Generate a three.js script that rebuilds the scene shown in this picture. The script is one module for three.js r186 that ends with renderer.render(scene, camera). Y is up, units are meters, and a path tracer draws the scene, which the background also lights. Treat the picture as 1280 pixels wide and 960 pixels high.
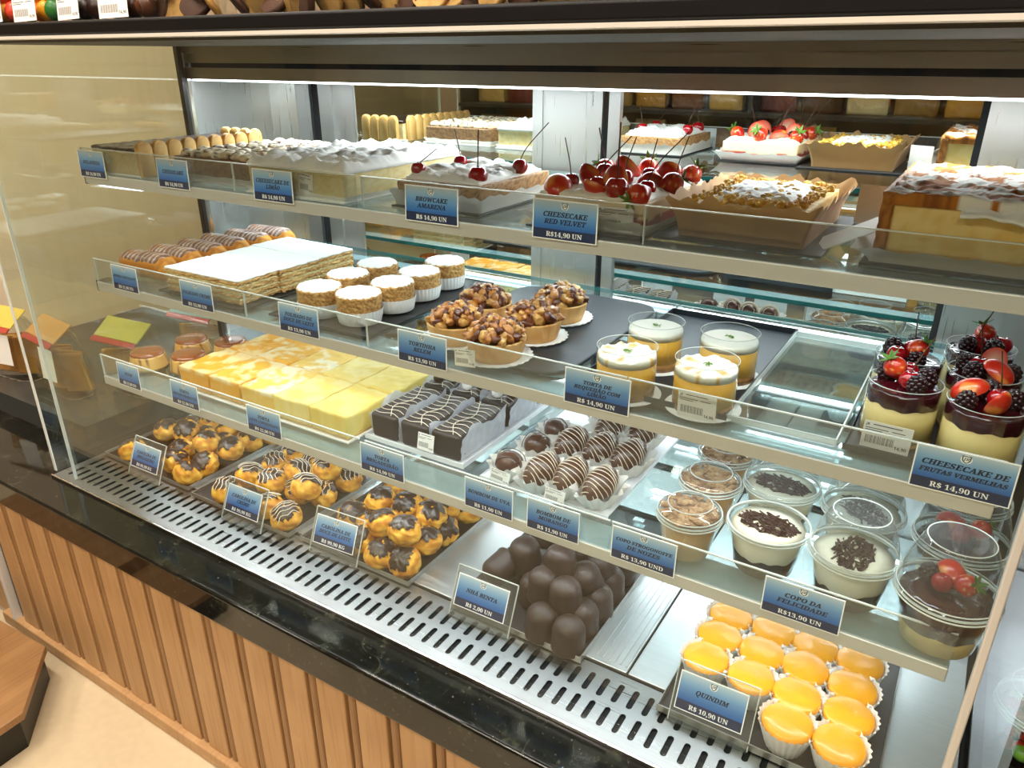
import * as THREE from 'three';
import { RoundedBoxGeometry } from 'three/addons/geometries/RoundedBoxGeometry.js';
import { ImprovedNoise } from 'three/addons/math/ImprovedNoise.js';
import { mergeGeometries, mergeVertices, toCreasedNormals } from 'three/addons/utils/BufferGeometryUtils.js';
import { RectAreaLightUniformsLib } from 'three/addons/lights/RectAreaLightUniformsLib.js';

RectAreaLightUniformsLib.init();
const scene = new THREE.Scene();
const renderer = new THREE.WebGLRenderer();
renderer.toneMapping = THREE.LinearToneMapping;
renderer.toneMappingExposure = 1.08;
renderer.shadowMap.enabled = true;
scene.background = new THREE.Color(0x000000);

// ---------- camera ----------
const camera = new THREE.PerspectiveCamera(53.8, 1280 / 960, 0.02, 30);
camera.position.set(1.547, 1.32, 0.689);
camera.rotation.order = 'YXZ';
camera.rotation.set(THREE.MathUtils.degToRad(-23.465), THREE.MathUtils.degToRad(31.909), 0);
scene.add(camera);

// ---------- light levels ----------
const LED = { case: 52, front: 19, rear: 50, colour: 0xf1f6ff };      // strips inside the display case
const LAMP = { level: 62, colour: 0xfff3e4 };              // ceiling panels of the shop

// ---------- helpers ----------
let seed = 7;
function rnd() { seed |= 0; seed = seed + 0x6D2B79F5 | 0; let t = Math.imul(seed ^ seed >>> 15, 1 | seed); t = t + Math.imul(t ^ t >>> 7, 61 | t) ^ t; return ((t ^ t >>> 14) >>> 0) / 4294967296; }
const rr = (a, b) => a + (b - a) * rnd();
const pn = new ImprovedNoise();
const nz = (x, y, z) => pn.noise(x, y, z);
const fbm = (x, y, z) => nz(x, y, z) * 0.6 + nz(x * 2.1, y * 2.1, z * 2.1) * 0.3 + nz(x * 4.3, y * 4.3, z * 4.3) * 0.15;
const V = (x, y, z) => new THREE.Vector3(x, y, z);
const lin = h => { const c = new THREE.Color(h); return [c.r, c.g, c.b]; };
const mixc = (a, b, t) => [a[0] + (b[0] - a[0]) * t, a[1] + (b[1] - a[1]) * t, a[2] + (b[2] - a[2]) * t];
const sstep = (a, b, x) => { const t = Math.min(1, Math.max(0, (x - a) / (b - a))); return t * t * (3 - 2 * t); };

const counts = {};
function numbered(n) { const k = counts[n] = (counts[n] ?? -1) + 1; return k ? `${n}_${String(k).padStart(3, '0')}` : n; }
function place(o, pos, rot) { if (pos) o.position.set(...pos); if (rot) o.rotation.set(...rot); return o; }
function tag(o, label, category, group) { o.userData.label = label; o.userData.category = category; if (group) o.userData.group = group; return o; }
function thing(name, label, category, pos = [0, 0, 0], turn = 0, group) {
  const o = new THREE.Group(); o.name = numbered(name); scene.add(o); place(o, pos, [0, turn, 0]); return tag(o, label, category, group);
}
function part(parent, name, geo, mat, pos, rot) { const m = new THREE.Mesh(geo, mat); m.name = name; parent.add(m); return place(m, pos, rot); }
function single(name, geo, mat, label, category, pos, rot, group) {
  const m = new THREE.Mesh(geo, mat); m.name = numbered(name); scene.add(m); place(m, pos, rot); return tag(m, label, category, group);
}
function structure(name, geo, mat, pos, rot, label) { const m = new THREE.Mesh(geo, mat); m.name = name; scene.add(m); m.userData.kind = 'structure'; m.userData.label = label; return place(m, pos, rot); }
function copy(proto, pos, turn = 0, label, group) {
  const c = proto.clone(); c.userData = { ...proto.userData }; c.name = numbered(proto.name.replace(/_\d{3}$/, '')); scene.add(c); c.position.set(...pos); c.rotation.y = turn;
  if (label) c.userData.label = label; if (group) c.userData.group = group; return c;
}
const stuff = m => { m.userData.kind = 'stuff'; return m; };

// ---------- geometry ----------
function uvm(g, s = 1) {          // uv in metres from the dominant axis
  const p = g.attributes.position, n = g.attributes.normal, uv = new Float32Array(p.count * 2);
  for (let i = 0; i < p.count; i++) {
    const ax = Math.abs(n.getX(i)), ay = Math.abs(n.getY(i)), az = Math.abs(n.getZ(i)); let u, v;
    if (ay >= ax && ay >= az) { u = p.getX(i); v = p.getZ(i); } else if (ax >= az) { u = p.getZ(i); v = p.getY(i); } else { u = p.getX(i); v = p.getY(i); }
    uv[2 * i] = u * s; uv[2 * i + 1] = v * s;
  }
  g.setAttribute('uv', new THREE.BufferAttribute(uv, 2)); return g;
}
const box = (w, h, d, s = 1) => uvm(new THREE.BoxGeometry(w, h, d), s);
const rbox = (w, h, d, r = 0.003, seg = 2) => uvm(new RoundedBoxGeometry(w, h, d, seg, r));
const bxx = (x0, x1, y0, y1, z0, z1, r = 0) => { const g = r ? rbox(x1 - x0, y1 - y0, z1 - z0, r) : box(x1 - x0, y1 - y0, z1 - z0); g.translate((x0 + x1) / 2, (y0 + y1) / 2, (z0 + z1) / 2); return uvm(g); };
function weld(g) { g.deleteAttribute('uv'); g.deleteAttribute('normal'); g = mergeVertices(g, 1e-6); g.computeVertexNormals(); return g; }
function displace(g, fn, keep) {
  if (!keep) g = weld(g);
  const p = g.attributes.position, v = V(0, 0, 0), n = V(0, 0, 0), nn = g.attributes.normal;
  for (let i = 0; i < p.count; i++) { v.fromBufferAttribute(p, i); n.fromBufferAttribute(nn, i); fn(v, n, i); p.setXYZ(i, v.x, v.y, v.z); }
  g.computeVertexNormals(); return g;
}
function paint(g, fn) {
  const p = g.attributes.position, c = new Float32Array(p.count * 3);
  for (let i = 0; i < p.count; i++) { const q = fn(p.getX(i), p.getY(i), p.getZ(i), i); c.set(q, 3 * i); }
  g.setAttribute('color', new THREE.BufferAttribute(c, 3)); return g;
}
function solid(w, h, d, k, fn) {     // finely divided block on y = 0, vertices moved by fn
  const g = new RoundedBoxGeometry(w, h, d, k, Math.min(w, h, d) * 0.12); g.translate(0, h / 2, 0);
  return displace(g, fn);
}
function slab(w, h, d, nx, ny, nzz, fn) { const g = new THREE.BoxGeometry(w, h, d, nx, ny, nzz); g.translate(0, h / 2, 0); return displace(g, fn); }
const blob = (r, amp, f, s, seg = 20) => displace(new THREE.SphereGeometry(r, seg, Math.round(seg * 0.7)), (v, n) => v.addScaledVector(n, amp * fbm(v.x * f + s, v.y * f + s * 1.7, v.z * f)));
const lathe = (pts, seg = 40) => new THREE.LatheGeometry(pts.map(p => new THREE.Vector2(p[0], p[1])), seg);
function fluted(pts, n, amp, seg = n * 4) {
  const g = new THREE.LatheGeometry(pts.map(p => new THREE.Vector2(p[0], p[1])), seg), ys = pts.map(p => p[1]), y0 = Math.min(...ys), y1 = Math.max(...ys);
  return displace(g, v => { const a = Math.atan2(v.z, v.x), t = (v.y - y0) / (y1 - y0), r = Math.hypot(v.x, v.z); if (r > 1e-6) { const k = 1 + amp * (0.35 + 0.65 * t) * Math.cos(a * n) / r; v.x *= k; v.z *= k; } });
}
const tube = (pts, r, seg = 16, rad = 6) => new THREE.TubeGeometry(new THREE.CatmullRomCurve3(pts.map(p => V(...p))), seg, r, rad);
function merged(list) { return mergeGeometries(list.map(g => { let q = g.index ? g.toNonIndexed() : g; for (const k of Object.keys(q.attributes)) if (k !== 'position' && k !== 'normal' && k !== 'color') q.deleteAttribute(k); return q; })); }
function cap(r, ry, th0, amp, s, seg = 36, rings = 10, lump = 0.0006) {   // poured glaze: a shell over the top of a ball with a dripping rim
  const pos = [], idx = [];
  for (let j = 0; j <= rings; j++) for (let i = 0; i <= seg; i++) {
    const a = i / seg * Math.PI * 2, edge = th0 + amp * (nz(Math.cos(a) * 1.6 + s, Math.sin(a) * 1.6, s) + 0.6 * nz(Math.cos(a) * 4 + s, Math.sin(a) * 4, 3)), th = edge * j / rings;
    const k = (j === rings ? 0.985 : 1) + lump / r * fbm(Math.cos(a) * 3 * th + s, Math.sin(a) * 3 * th, th);
    pos.push(Math.sin(th) * Math.cos(a) * r * k, Math.cos(th) * ry * k, Math.sin(th) * Math.sin(a) * r * k);
  }
  for (let j = 0; j < rings; j++) for (let i = 0; i < seg; i++) { const a = j * (seg + 1) + i, b = a + seg + 1; idx.push(a, a + 1, b, b, a + 1, b + 1); }
  const g = new THREE.BufferGeometry(); g.setAttribute('position', new THREE.Float32BufferAttribute(pos, 3)); g.setIndex(idx);
  const w = mergeVertices(g, 1e-7); w.computeVertexNormals(); return w;
}
function prism(pts, h, bevel = 0) {     // polygon in x,z extruded up
  const s = new THREE.Shape(pts.map(p => new THREE.Vector2(p[0], -p[1])));
  const g = new THREE.ExtrudeGeometry(s, { depth: h, bevelEnabled: bevel > 0, bevelThickness: bevel, bevelSize: bevel, bevelSegments: 2 }); g.rotateX(-Math.PI / 2); return uvm(g);
}

// ---------- textures ----------
function tex(w, h, fn, srgb = true) {
  const d = new Uint8Array(w * h * 4);
  for (let y = 0; y < h; y++) for (let x = 0; x < w; x++) { const c = fn(x / w, y / h, x, y), k = (y * w + x) * 4; d[k] = c[0]; d[k + 1] = c[1]; d[k + 2] = c[2]; d[k + 3] = 255; }
  const t = new THREE.DataTexture(d, w, h); t.wrapS = t.wrapT = THREE.RepeatWrapping; t.magFilter = THREE.LinearFilter; t.minFilter = THREE.LinearMipmapLinearFilter; t.generateMipmaps = true;
  if (srgb) t.colorSpace = THREE.SRGBColorSpace; t.needsUpdate = true; return t;
}
const rep = (t, a, b) => { t.repeat.set(a, b); return t; };
function woodTex(base, dark, light, s) {
  return tex(256, 512, (u, v) => {
    const x = u * 10, g = nz(x * 3 + s, v * 3, s) * 0.5 + nz(x * 9 + s, v * 5, 2 + s) * 0.35 + nz(x * 26, v * 9, s) * 0.25, f = nz(u * 4 + s, v * 1.4, 7);
    let c = mixc(base, dark, Math.max(0, g) * 0.9); c = mixc(c, light, Math.max(0, f) * 0.7); return c;
  });
}
const plankTex = [1, 5, 9].map(s => rep(woodTex([184, 144, 98], [134, 98, 60], [206, 170, 124], s), 1 / 0.3, 1 / 0.6));
const battenTex = rep(woodTex([150, 112, 72], [98, 66, 38], [178, 138, 92], 14), 1 / 0.12, 1 / 0.6);
const graniteTex = rep(tex(512, 512, (u, v) => {
  const a = fbm(u * 9, v * 9, 1), b = nz(u * 60, v * 60, 3), c = nz(u * 130, v * 130, 5), q = Math.abs(nz(u * 5 + 2, v * 5, 9));
  let k = [15, 16, 13]; k = mixc(k, [44, 46, 36], sstep(0.1, 0.55, a + b * 0.35)); k = mixc(k, [120, 116, 96], sstep(0.5, 0.75, c + b * 0.25) * 0.8); k = mixc(k, [88, 84, 70], sstep(0.02, 0, q) * 0.35 * sstep(0, 0.3, a + 0.2)); return k;
}), 1 / 0.5, 1 / 0.5);
const floorTex = rep(tex(256, 256, (u, v) => { const k = fbm(u * 6, v * 6, 2) * 9 + nz(u * 60, v * 60, 4) * 5; return [205 + k, 188 + k, 156 + k]; }), 1, 1);
const brushTex = rep(tex(256, 256, (u, v) => { const k = 120 + nz(u * 3, v * 120, 1) * 50 + nz(u * 5, v * 250, 6) * 40; return [k, k, k]; }, false), 1 / 0.4, 1 / 0.25);
const brushTexV = rep(tex(256, 256, (u, v) => { const k = 120 + nz(u * 120, v * 3, 1) * 50 + nz(u * 250, v * 5, 6) * 40; return [k, k, k]; }, false), 1 / 0.25, 1 / 0.4);
const wallTex = rep(woodTex([240, 216, 184], [226, 200, 165], [246, 226, 198], 21), 1 / 1.2, 1 / 2.4);

// ---------- materials ----------
const std = (color, roughness = 0.6, o = {}) => new THREE.MeshStandardMaterial({ color, roughness, ...o });
const phys = (color, roughness, o) => new THREE.MeshPhysicalMaterial({ color, roughness, ...o });
const pane = (c = 0xffffff, o = {}) => phys(c, 0, { transmission: 1, thickness: 0, ior: 1.5, ...o });
const M = {
  steel: std(0xc2c3c2, 0.95, { metalness: 1, roughnessMap: brushTex, bumpMap: brushTex, bumpScale: 0.00004 }),
  steelV: std(0xbcbdbc, 0.8, { metalness: 1, roughnessMap: brushTexV, bumpMap: brushTexV, bumpScale: 0.00004 }),
  grille: std(0x989896, 0.8, { metalness: 1, roughnessMap: brushTex, bumpMap: brushTex, bumpScale: 0.00004 }),
  channel: std(0xdfe2e4, 0.35, { metalness: 0.3 }),
  rail: std(0xd3d2ce, 0.42, { metalness: 0.45 }),
  fascia: std(0x9a9284, 0.9, { metalness: 0.7, roughnessMap: brushTex }),
  mirror: std(0xdfe2de, 0.012, { metalness: 1 }),
  ledge: phys(0x050404, 0.5, { specularIntensity: 0.45 }), trim: std(0xe6e2d8, 0.3, { metalness: 0.2 }), soffit: std(0x47433b, 0.6),
  black: std(0x0b0b0b, 0.35), blackMatt: std(0x070707, 0.8), chrome: std(0xe8e6e0, 0.16, { metalness: 1 }),
  glass: pane(0xf8fcfa, { ior: 1.3 }), leftGlass: pane(0xeef4ee), shelfGlass: pane(0xe4eff0), acrylic: phys(0xf4f6f6, 0, { transmission: 0.965, thickness: 0, ior: 1.5 }),
  glassEdge: phys(0x2c7a78, 0.12, { transmission: 0.35, thickness: 0, ior: 1.5 }), edge: phys(0xe7ece6, 0.25, { transmission: 0.25, thickness: 0 }),
  led: std(0xffffff, 0.5, { emissive: LED.colour, emissiveIntensity: 6 }), panel: std(0xffffff, 0.5, { emissive: LAMP.colour, emissiveIntensity: 9 }),
  granite: phys(0xffffff, 0.06, { map: graniteTex, ior: 1.45 }),
  planks: plankTex.map(t => std(0xffffff, 0.5, { map: t, bumpMap: t, bumpScale: 0.0006 })), batten: std(0xffffff, 0.45, { map: battenTex, bumpMap: battenTex, bumpScale: 0.0006 }),
  floor: std(0xffffff, 0.32, { map: floorTex }), wall: std(0xffffff, 0.6, { map: wallTex }), plain: std(0xa8977c, 0.8), ceiling: std(0xe9e4da, 0.85), backWall: std(0x8a7a64, 0.8),
  dark: std(0x15110e, 0.5), darkGloss: std(0x3c3f3d, 0.18), stepWood: std(0xffffff, 0.35, { map: battenTex }),
  trayBlack: std(0x0e0d0c, 0.45), trayGrey: std(0x3c3f43, 0.4, { metalness: 0.6 }), trayDark: std(0x232426, 0.45, { metalness: 0.2 }), trayWhite: std(0xe9ebee, 0.45), trayRim: std(0x9b9b96, 0.35, { metalness: 0.8 }),
  paper: phys(0xf4f1ea, 0.85, { transmission: 0.25, thickness: 0 }), paperCard: std(0xf1efe9, 0.8), doily: phys(0xf7f6f2, 0.9, { transmission: 0.15, thickness: 0 }), kraft: phys(0xb98f5c, 0.7, { transmission: 0.2, thickness: 0 }),
  cupClear: pane(0xf6f9f9), lidClear: phys(0xe6eaea, 0, { transmission: 0.945, thickness: 0, ior: 1.55 }), film: pane(0xf7f7f5, { ior: 1.4, roughness: 0.04 }),
  choc: phys(0x2c1a12, 0.34, { clearcoat: 0.25, clearcoatRoughness: 0.3 }), chocMatt: std(0x2d1c15, 0.5), chocMilk: phys(0x4a2a1c, 0.3, { clearcoat: 0.3, clearcoatRoughness: 0.3 }), chocLoaf: std(0x2a201d, 0.5),
  drizzle: std(0xe9dcc6, 0.5), white: std(0xfbf8f2, 0.75), icing: std(0xfdfbf7, 0.9), cream: std(0xf6ecd2, 0.6), creamPale: std(0xf4eedd, 0.55),
  vc: std(0xffffff, 0.65, { vertexColors: true }), vcGloss: phys(0xffffff, 0.28, { vertexColors: true, clearcoat: 0.4, clearcoatRoughness: 0.2 }), vcMatt: std(0xffffff, 0.9, { vertexColors: true }),
  cherry: phys(0x9c0714, 0.16, { clearcoat: 0.8, clearcoatRoughness: 0.08 }), stem: std(0x4a2c18, 0.6), leaf: std(0x4f7a26, 0.6), jelly: phys(0x3c0713, 0.12, { clearcoat: 0.9, clearcoatRoughness: 0.05 }), berry: phys(0x24060f, 0.25, { clearcoat: 0.5 }),
  quindim: phys(0xe89c00, 0.34, { clearcoat: 0.22, clearcoatRoughness: 0.1 }), zest: std(0x5f8a1a, 0.6), flake: std(0x3b1d12, 0.55), custard: std(0xe0a938, 0.5), cheese: std(0xe9d08c, 0.55), crumbs: std(0xb98a4e, 0.9),
};

// price cards: one sheet of print
const CARDS = [
  [['HOLANDESA'], 'R$ 14,90 UN'], [['CHEESECAKE'], 'R$ 14,90 UN'], [['CHEESECAKE DE', 'LIMÃO'], 'R$ 14,90 UN'], [['BROWCAKE', 'AMARENA'], 'R$ 14,90 UN'], [['CHEESECAKE', 'RED VELVET'], 'R$14,90 UN'],
  [['BOMBA CHOCOLATE'], 'R$ 11,90 UN'], [['FOLHADO CREME'], 'R$ 13,90 UN'], [['FOLHADO DE', 'DOCE DE LEITE'], 'R$ 13,90 UN'], [['TORTINHA', 'BELEM'], 'R$ 13,90 UN'], [['TORTA DE', 'REQUEIJÃO COM', 'LIMÃO'], 'R$ 14,90 UN'], [['CHEESECAKE DE', 'FRUTAS VERMELHAS'], 'R$ 14,90 UN'],
  [['PUDIM'], 'R$ 11,90 UN'], [['TORTA', 'MOUSSE MARACUJÁ'], 'R$ 12,90 UN'], [['TORTA', 'LEITE CONDENSADO'], 'R$ 12,90 UN'], [['TORTA', 'BRIGADEIRÃO'], 'R$ 14,90 UN'], [['BOMBOM DE UVA'], 'R$ 11,90 UN'], [['BOMBOM DE', 'MORANGO'], 'R$ 11,90 UN'], [['COPO STROGONOFFE', 'DE NOZES'], 'R$ 13,90 UND'], [['COPO DA', 'FELICIDADE'], 'R$13,90 UN'],
  [['CAROLINA DE', 'BRIGADEIRO'], 'R$ 99,90 KG'], [['CAROLINA DE', 'CREME'], 'R$ 99,90 KG'], [['CAROLINA DE', 'DOCE DE LEITE'], 'R$ 99,90 KG'], [['NHÁ BENTA'], 'R$ 2,00 UN'], [['QUINDIM'], 'R$ 10,90 UN'],
];
const CW = 400, CH = 240;
const sheet = document.createElement('canvas'); sheet.width = 2048; sheet.height = 1280;
{
  const g = sheet.getContext('2d'); g.fillStyle = '#ffffff'; g.fillRect(0, 0, 2048, 1280);
  CARDS.forEach(([lines, price], i) => {
    const x = (i % 5) * CW, y = Math.floor(i / 5) * CH, m = 6;
    const gr = g.createLinearGradient(0, y, 0, y + CH * 0.75); gr.addColorStop(0, '#c4d3dc'); gr.addColorStop(0.35, '#7fa9d2'); gr.addColorStop(1, '#1c5aa8');
    g.fillStyle = gr; g.fillRect(x + m, y + m, CW - 2 * m, CH * 0.75);
    g.fillStyle = '#16294f'; g.fillRect(x + m, y + CH * 0.73, CW - 2 * m, CH * 0.27 - m);
    g.save(); g.translate(x + CW / 2, y + 34); g.fillStyle = '#eef2f3'; g.beginPath(); g.arc(0, 0, 23, 0, 7); g.fill();
    g.strokeStyle = '#2b2f33'; g.lineWidth = 4; g.beginPath(); g.moveTo(-16, -17); g.lineTo(16, -17); g.lineTo(15, 4); g.quadraticCurveTo(10, 15, 0, 19); g.quadraticCurveTo(-10, 15, -15, 4); g.closePath(); g.stroke();
    g.fillStyle = '#2b2f33'; g.font = 'italic bold 22px serif'; g.textAlign = 'center'; g.textBaseline = 'middle'; g.fillText('JR', 0, -1); g.restore();
    g.textAlign = 'center'; g.textBaseline = 'middle'; g.fillStyle = '#060d1e';
    const fs = lines.length > 2 ? 33 : 40, y0 = y + (lines.length > 2 ? 78 : lines.length > 1 ? 86 : 104);
    lines.forEach((t, k) => { let s = fs; g.font = `italic bold ${s}px serif`; while (g.measureText(t).width > CW - 44 && s > 18) { s--; g.font = `italic bold ${s}px serif`; } g.lineWidth = 1.6; g.strokeStyle = '#060d1e'; g.strokeText(t, x + CW / 2, y0 + k * fs * 1.08); g.fillText(t, x + CW / 2, y0 + k * fs * 1.08); });
    g.fillStyle = '#ffffff'; g.font = 'bold 40px serif'; g.fillText(price, x + CW / 2, y + CH * 0.86);
  });
}
const sheetTex = new THREE.CanvasTexture(sheet); sheetTex.colorSpace = THREE.SRGBColorSpace;
M.card = std(0xffffff, 0.6, { map: sheetTex });
function cardGeo(i, w, h) {
  const g = new THREE.BoxGeometry(w, h, 0.0012), uv = g.attributes.uv, u0 = (i % 5) * CW / 2048, u1 = u0 + CW / 2048, v1 = 1 - Math.floor(i / 5) * CH / 1280, v0 = v1 - CH / 1280;
  for (let k = 0; k < uv.count; k++) { const front = k >= 16 && k < 20; uv.setXY(k, front ? (uv.getX(k) ? u1 : u0) : 0.99, front ? (uv.getY(k) ? v1 : v0) : 0.02); }
  return g;
}
// small weighed-goods stickers: print only
const stick = document.createElement('canvas'); stick.width = 256; stick.height = 160;
{
  const g = stick.getContext('2d'); g.fillStyle = '#f2efe8'; g.fillRect(0, 0, 256, 160); g.fillStyle = '#35322e'; g.font = 'bold 20px sans-serif'; g.fillText('JR', 12, 26); g.fillRect(50, 14, 150, 5); g.fillRect(12, 38, 120, 4); g.fillRect(12, 50, 90, 4); g.fillRect(150, 38, 70, 4);
  for (let x = 20, k = 0; x < 170; k++) { const w = 1 + (k * 7 % 4); g.fillRect(x, 84, w, 46); x += w + 2 + (k * 5 % 3); } g.font = 'bold 26px sans-serif'; g.fillText('14,90', 178, 140);
}
const stickTex = new THREE.CanvasTexture(stick); stickTex.colorSpace = THREE.SRGBColorSpace;
M.sticker = std(0xffffff, 0.5, { map: stickTex });
const stickerGeo = (w = 0.045, h = 0.03) => new THREE.BoxGeometry(w, h, 0.0006);

// =====================================================================
// THE ROOM
// =====================================================================
structure('floor', bxx(-3, 4.5, -0.1, 0, -2.2, 3.4), M.floor, 0, 0, 'beige shop floor');
structure('ceiling', bxx(-3, 4.5, 2.8, 2.9, -2.2, 3.4), M.ceiling, 0, 0, 'plain shop ceiling');
structure('wall_back', bxx(-3, 4.5, 0, 2.8, -2.3, -2.2), M.backWall, 0, 0, 'brown wall behind the counter');
structure('wall_front', bxx(-3, 4.5, 0, 2.8, 3.4, 3.5), M.plain, 0, 0, 'beige wall across the shop');
structure('wall_left', bxx(-3.1, -3, 0, 2.8, -2.2, 3.4), M.plain, 0, 0, 'beige side wall');
structure('wall_right', bxx(4.5, 4.6, 0, 2.8, -2.2, 3.4), M.plain, 0, 0, 'beige side wall by the till');
// tan panelled partition beyond the left end of the case
single('wood_partition', bxx(-0.82, -0.78, 0, 2.3, -2.1, 0.02), M.wall, 'tall tan wood partition beyond the left end glass of the display case', 'partition');
// ceiling panels
[[-0.25, 0.45], [0.9, 0.45], [2.05, 0.45], [0.2, 1.5], [1.7, 1.5], [0.2, 2.5], [1.9, 2.5], [-1.4, 1.4], [-0.4, -0.7]].forEach(([x, z]) => {
  const t = thing('ceiling_light', 'warm rectangular ceiling light panel in a white frame', 'light', [x, 2.8, z], 0, 'ceiling light panels');
  part(t, 'frame', merged([bxx(-0.32, 0.32, -0.03, 0, -0.1, -0.08), bxx(-0.32, 0.32, -0.03, 0, 0.08, 0.1), bxx(-0.32, -0.3, -0.03, 0, -0.08, 0.08), bxx(0.3, 0.32, -0.03, 0, -0.08, 0.08)]), M.trayWhite);
  part(t, 'diffuser', bxx(-0.3, 0.3, -0.02, -0.004, -0.08, 0.08), M.panel);
  const l = new THREE.RectAreaLight(LAMP.colour, LAMP.level, 0.6, 0.16); l.position.set(0, -0.024, 0); l.rotation.x = -Math.PI / 2; l.castShadow = true; t.add(l);
});

// =====================================================================
// COUNTER: slatted wooden front, granite top
// =====================================================================
{
  const t = thing('counter_base', 'wooden counter front of vertical planks and rounded battens under the granite', 'counter', [0, 0, 0]);
  part(t, 'carcass', bxx(-0.75, 1.95, 0.03, 0.425, -0.72, 0.052), M.dark);
  const pg = rbox(0.061, 0.392, 0.014, 0.003);
  for (let k = 0; k < 25; k++) { const x = -0.23 + k * 0.087; part(t, 'plank', pg, M.planks[k % 3], [x, 0.229, 0.0585]); }
  const bg2 = (() => { const pts = []; for (let i = 0; i <= 8; i++) { const a = Math.PI * i / 8; pts.push([Math.cos(a) * 0.0105, Math.sin(a) * 0.011]); } return prism(pts, 0.385); })();
  for (let k = 0; k < 25; k++) part(t, 'batten', bg2, M.batten, [-0.23 + k * 0.087 + 0.0435, 0.04, 0.0535]);
  part(t, 'corner_strip', rbox(0.014, 0.41, 0.02, 0.003), M.trim, [-0.292, 0.215, 0.066]);
  part(t, 'end_panel', bxx(-0.75, -0.3, 0.02, 0.425, 0.03, 0.06), M.planks[1]);
  part(t, 'skirting', rbox(2.3, 0.034, 0.03, 0.004), M.planks[0], [0.8, 0.018, 0.062]);
  single('granite_countertop', (() => { const g = rbox(2.75, 0.068, 0.82, 0.006, 3); g.translate(0.6, 0.458, -0.325); return uvm(g); })(), M.granite, 'polished black granite countertop under the glass display case', 'countertop');
}

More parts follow.
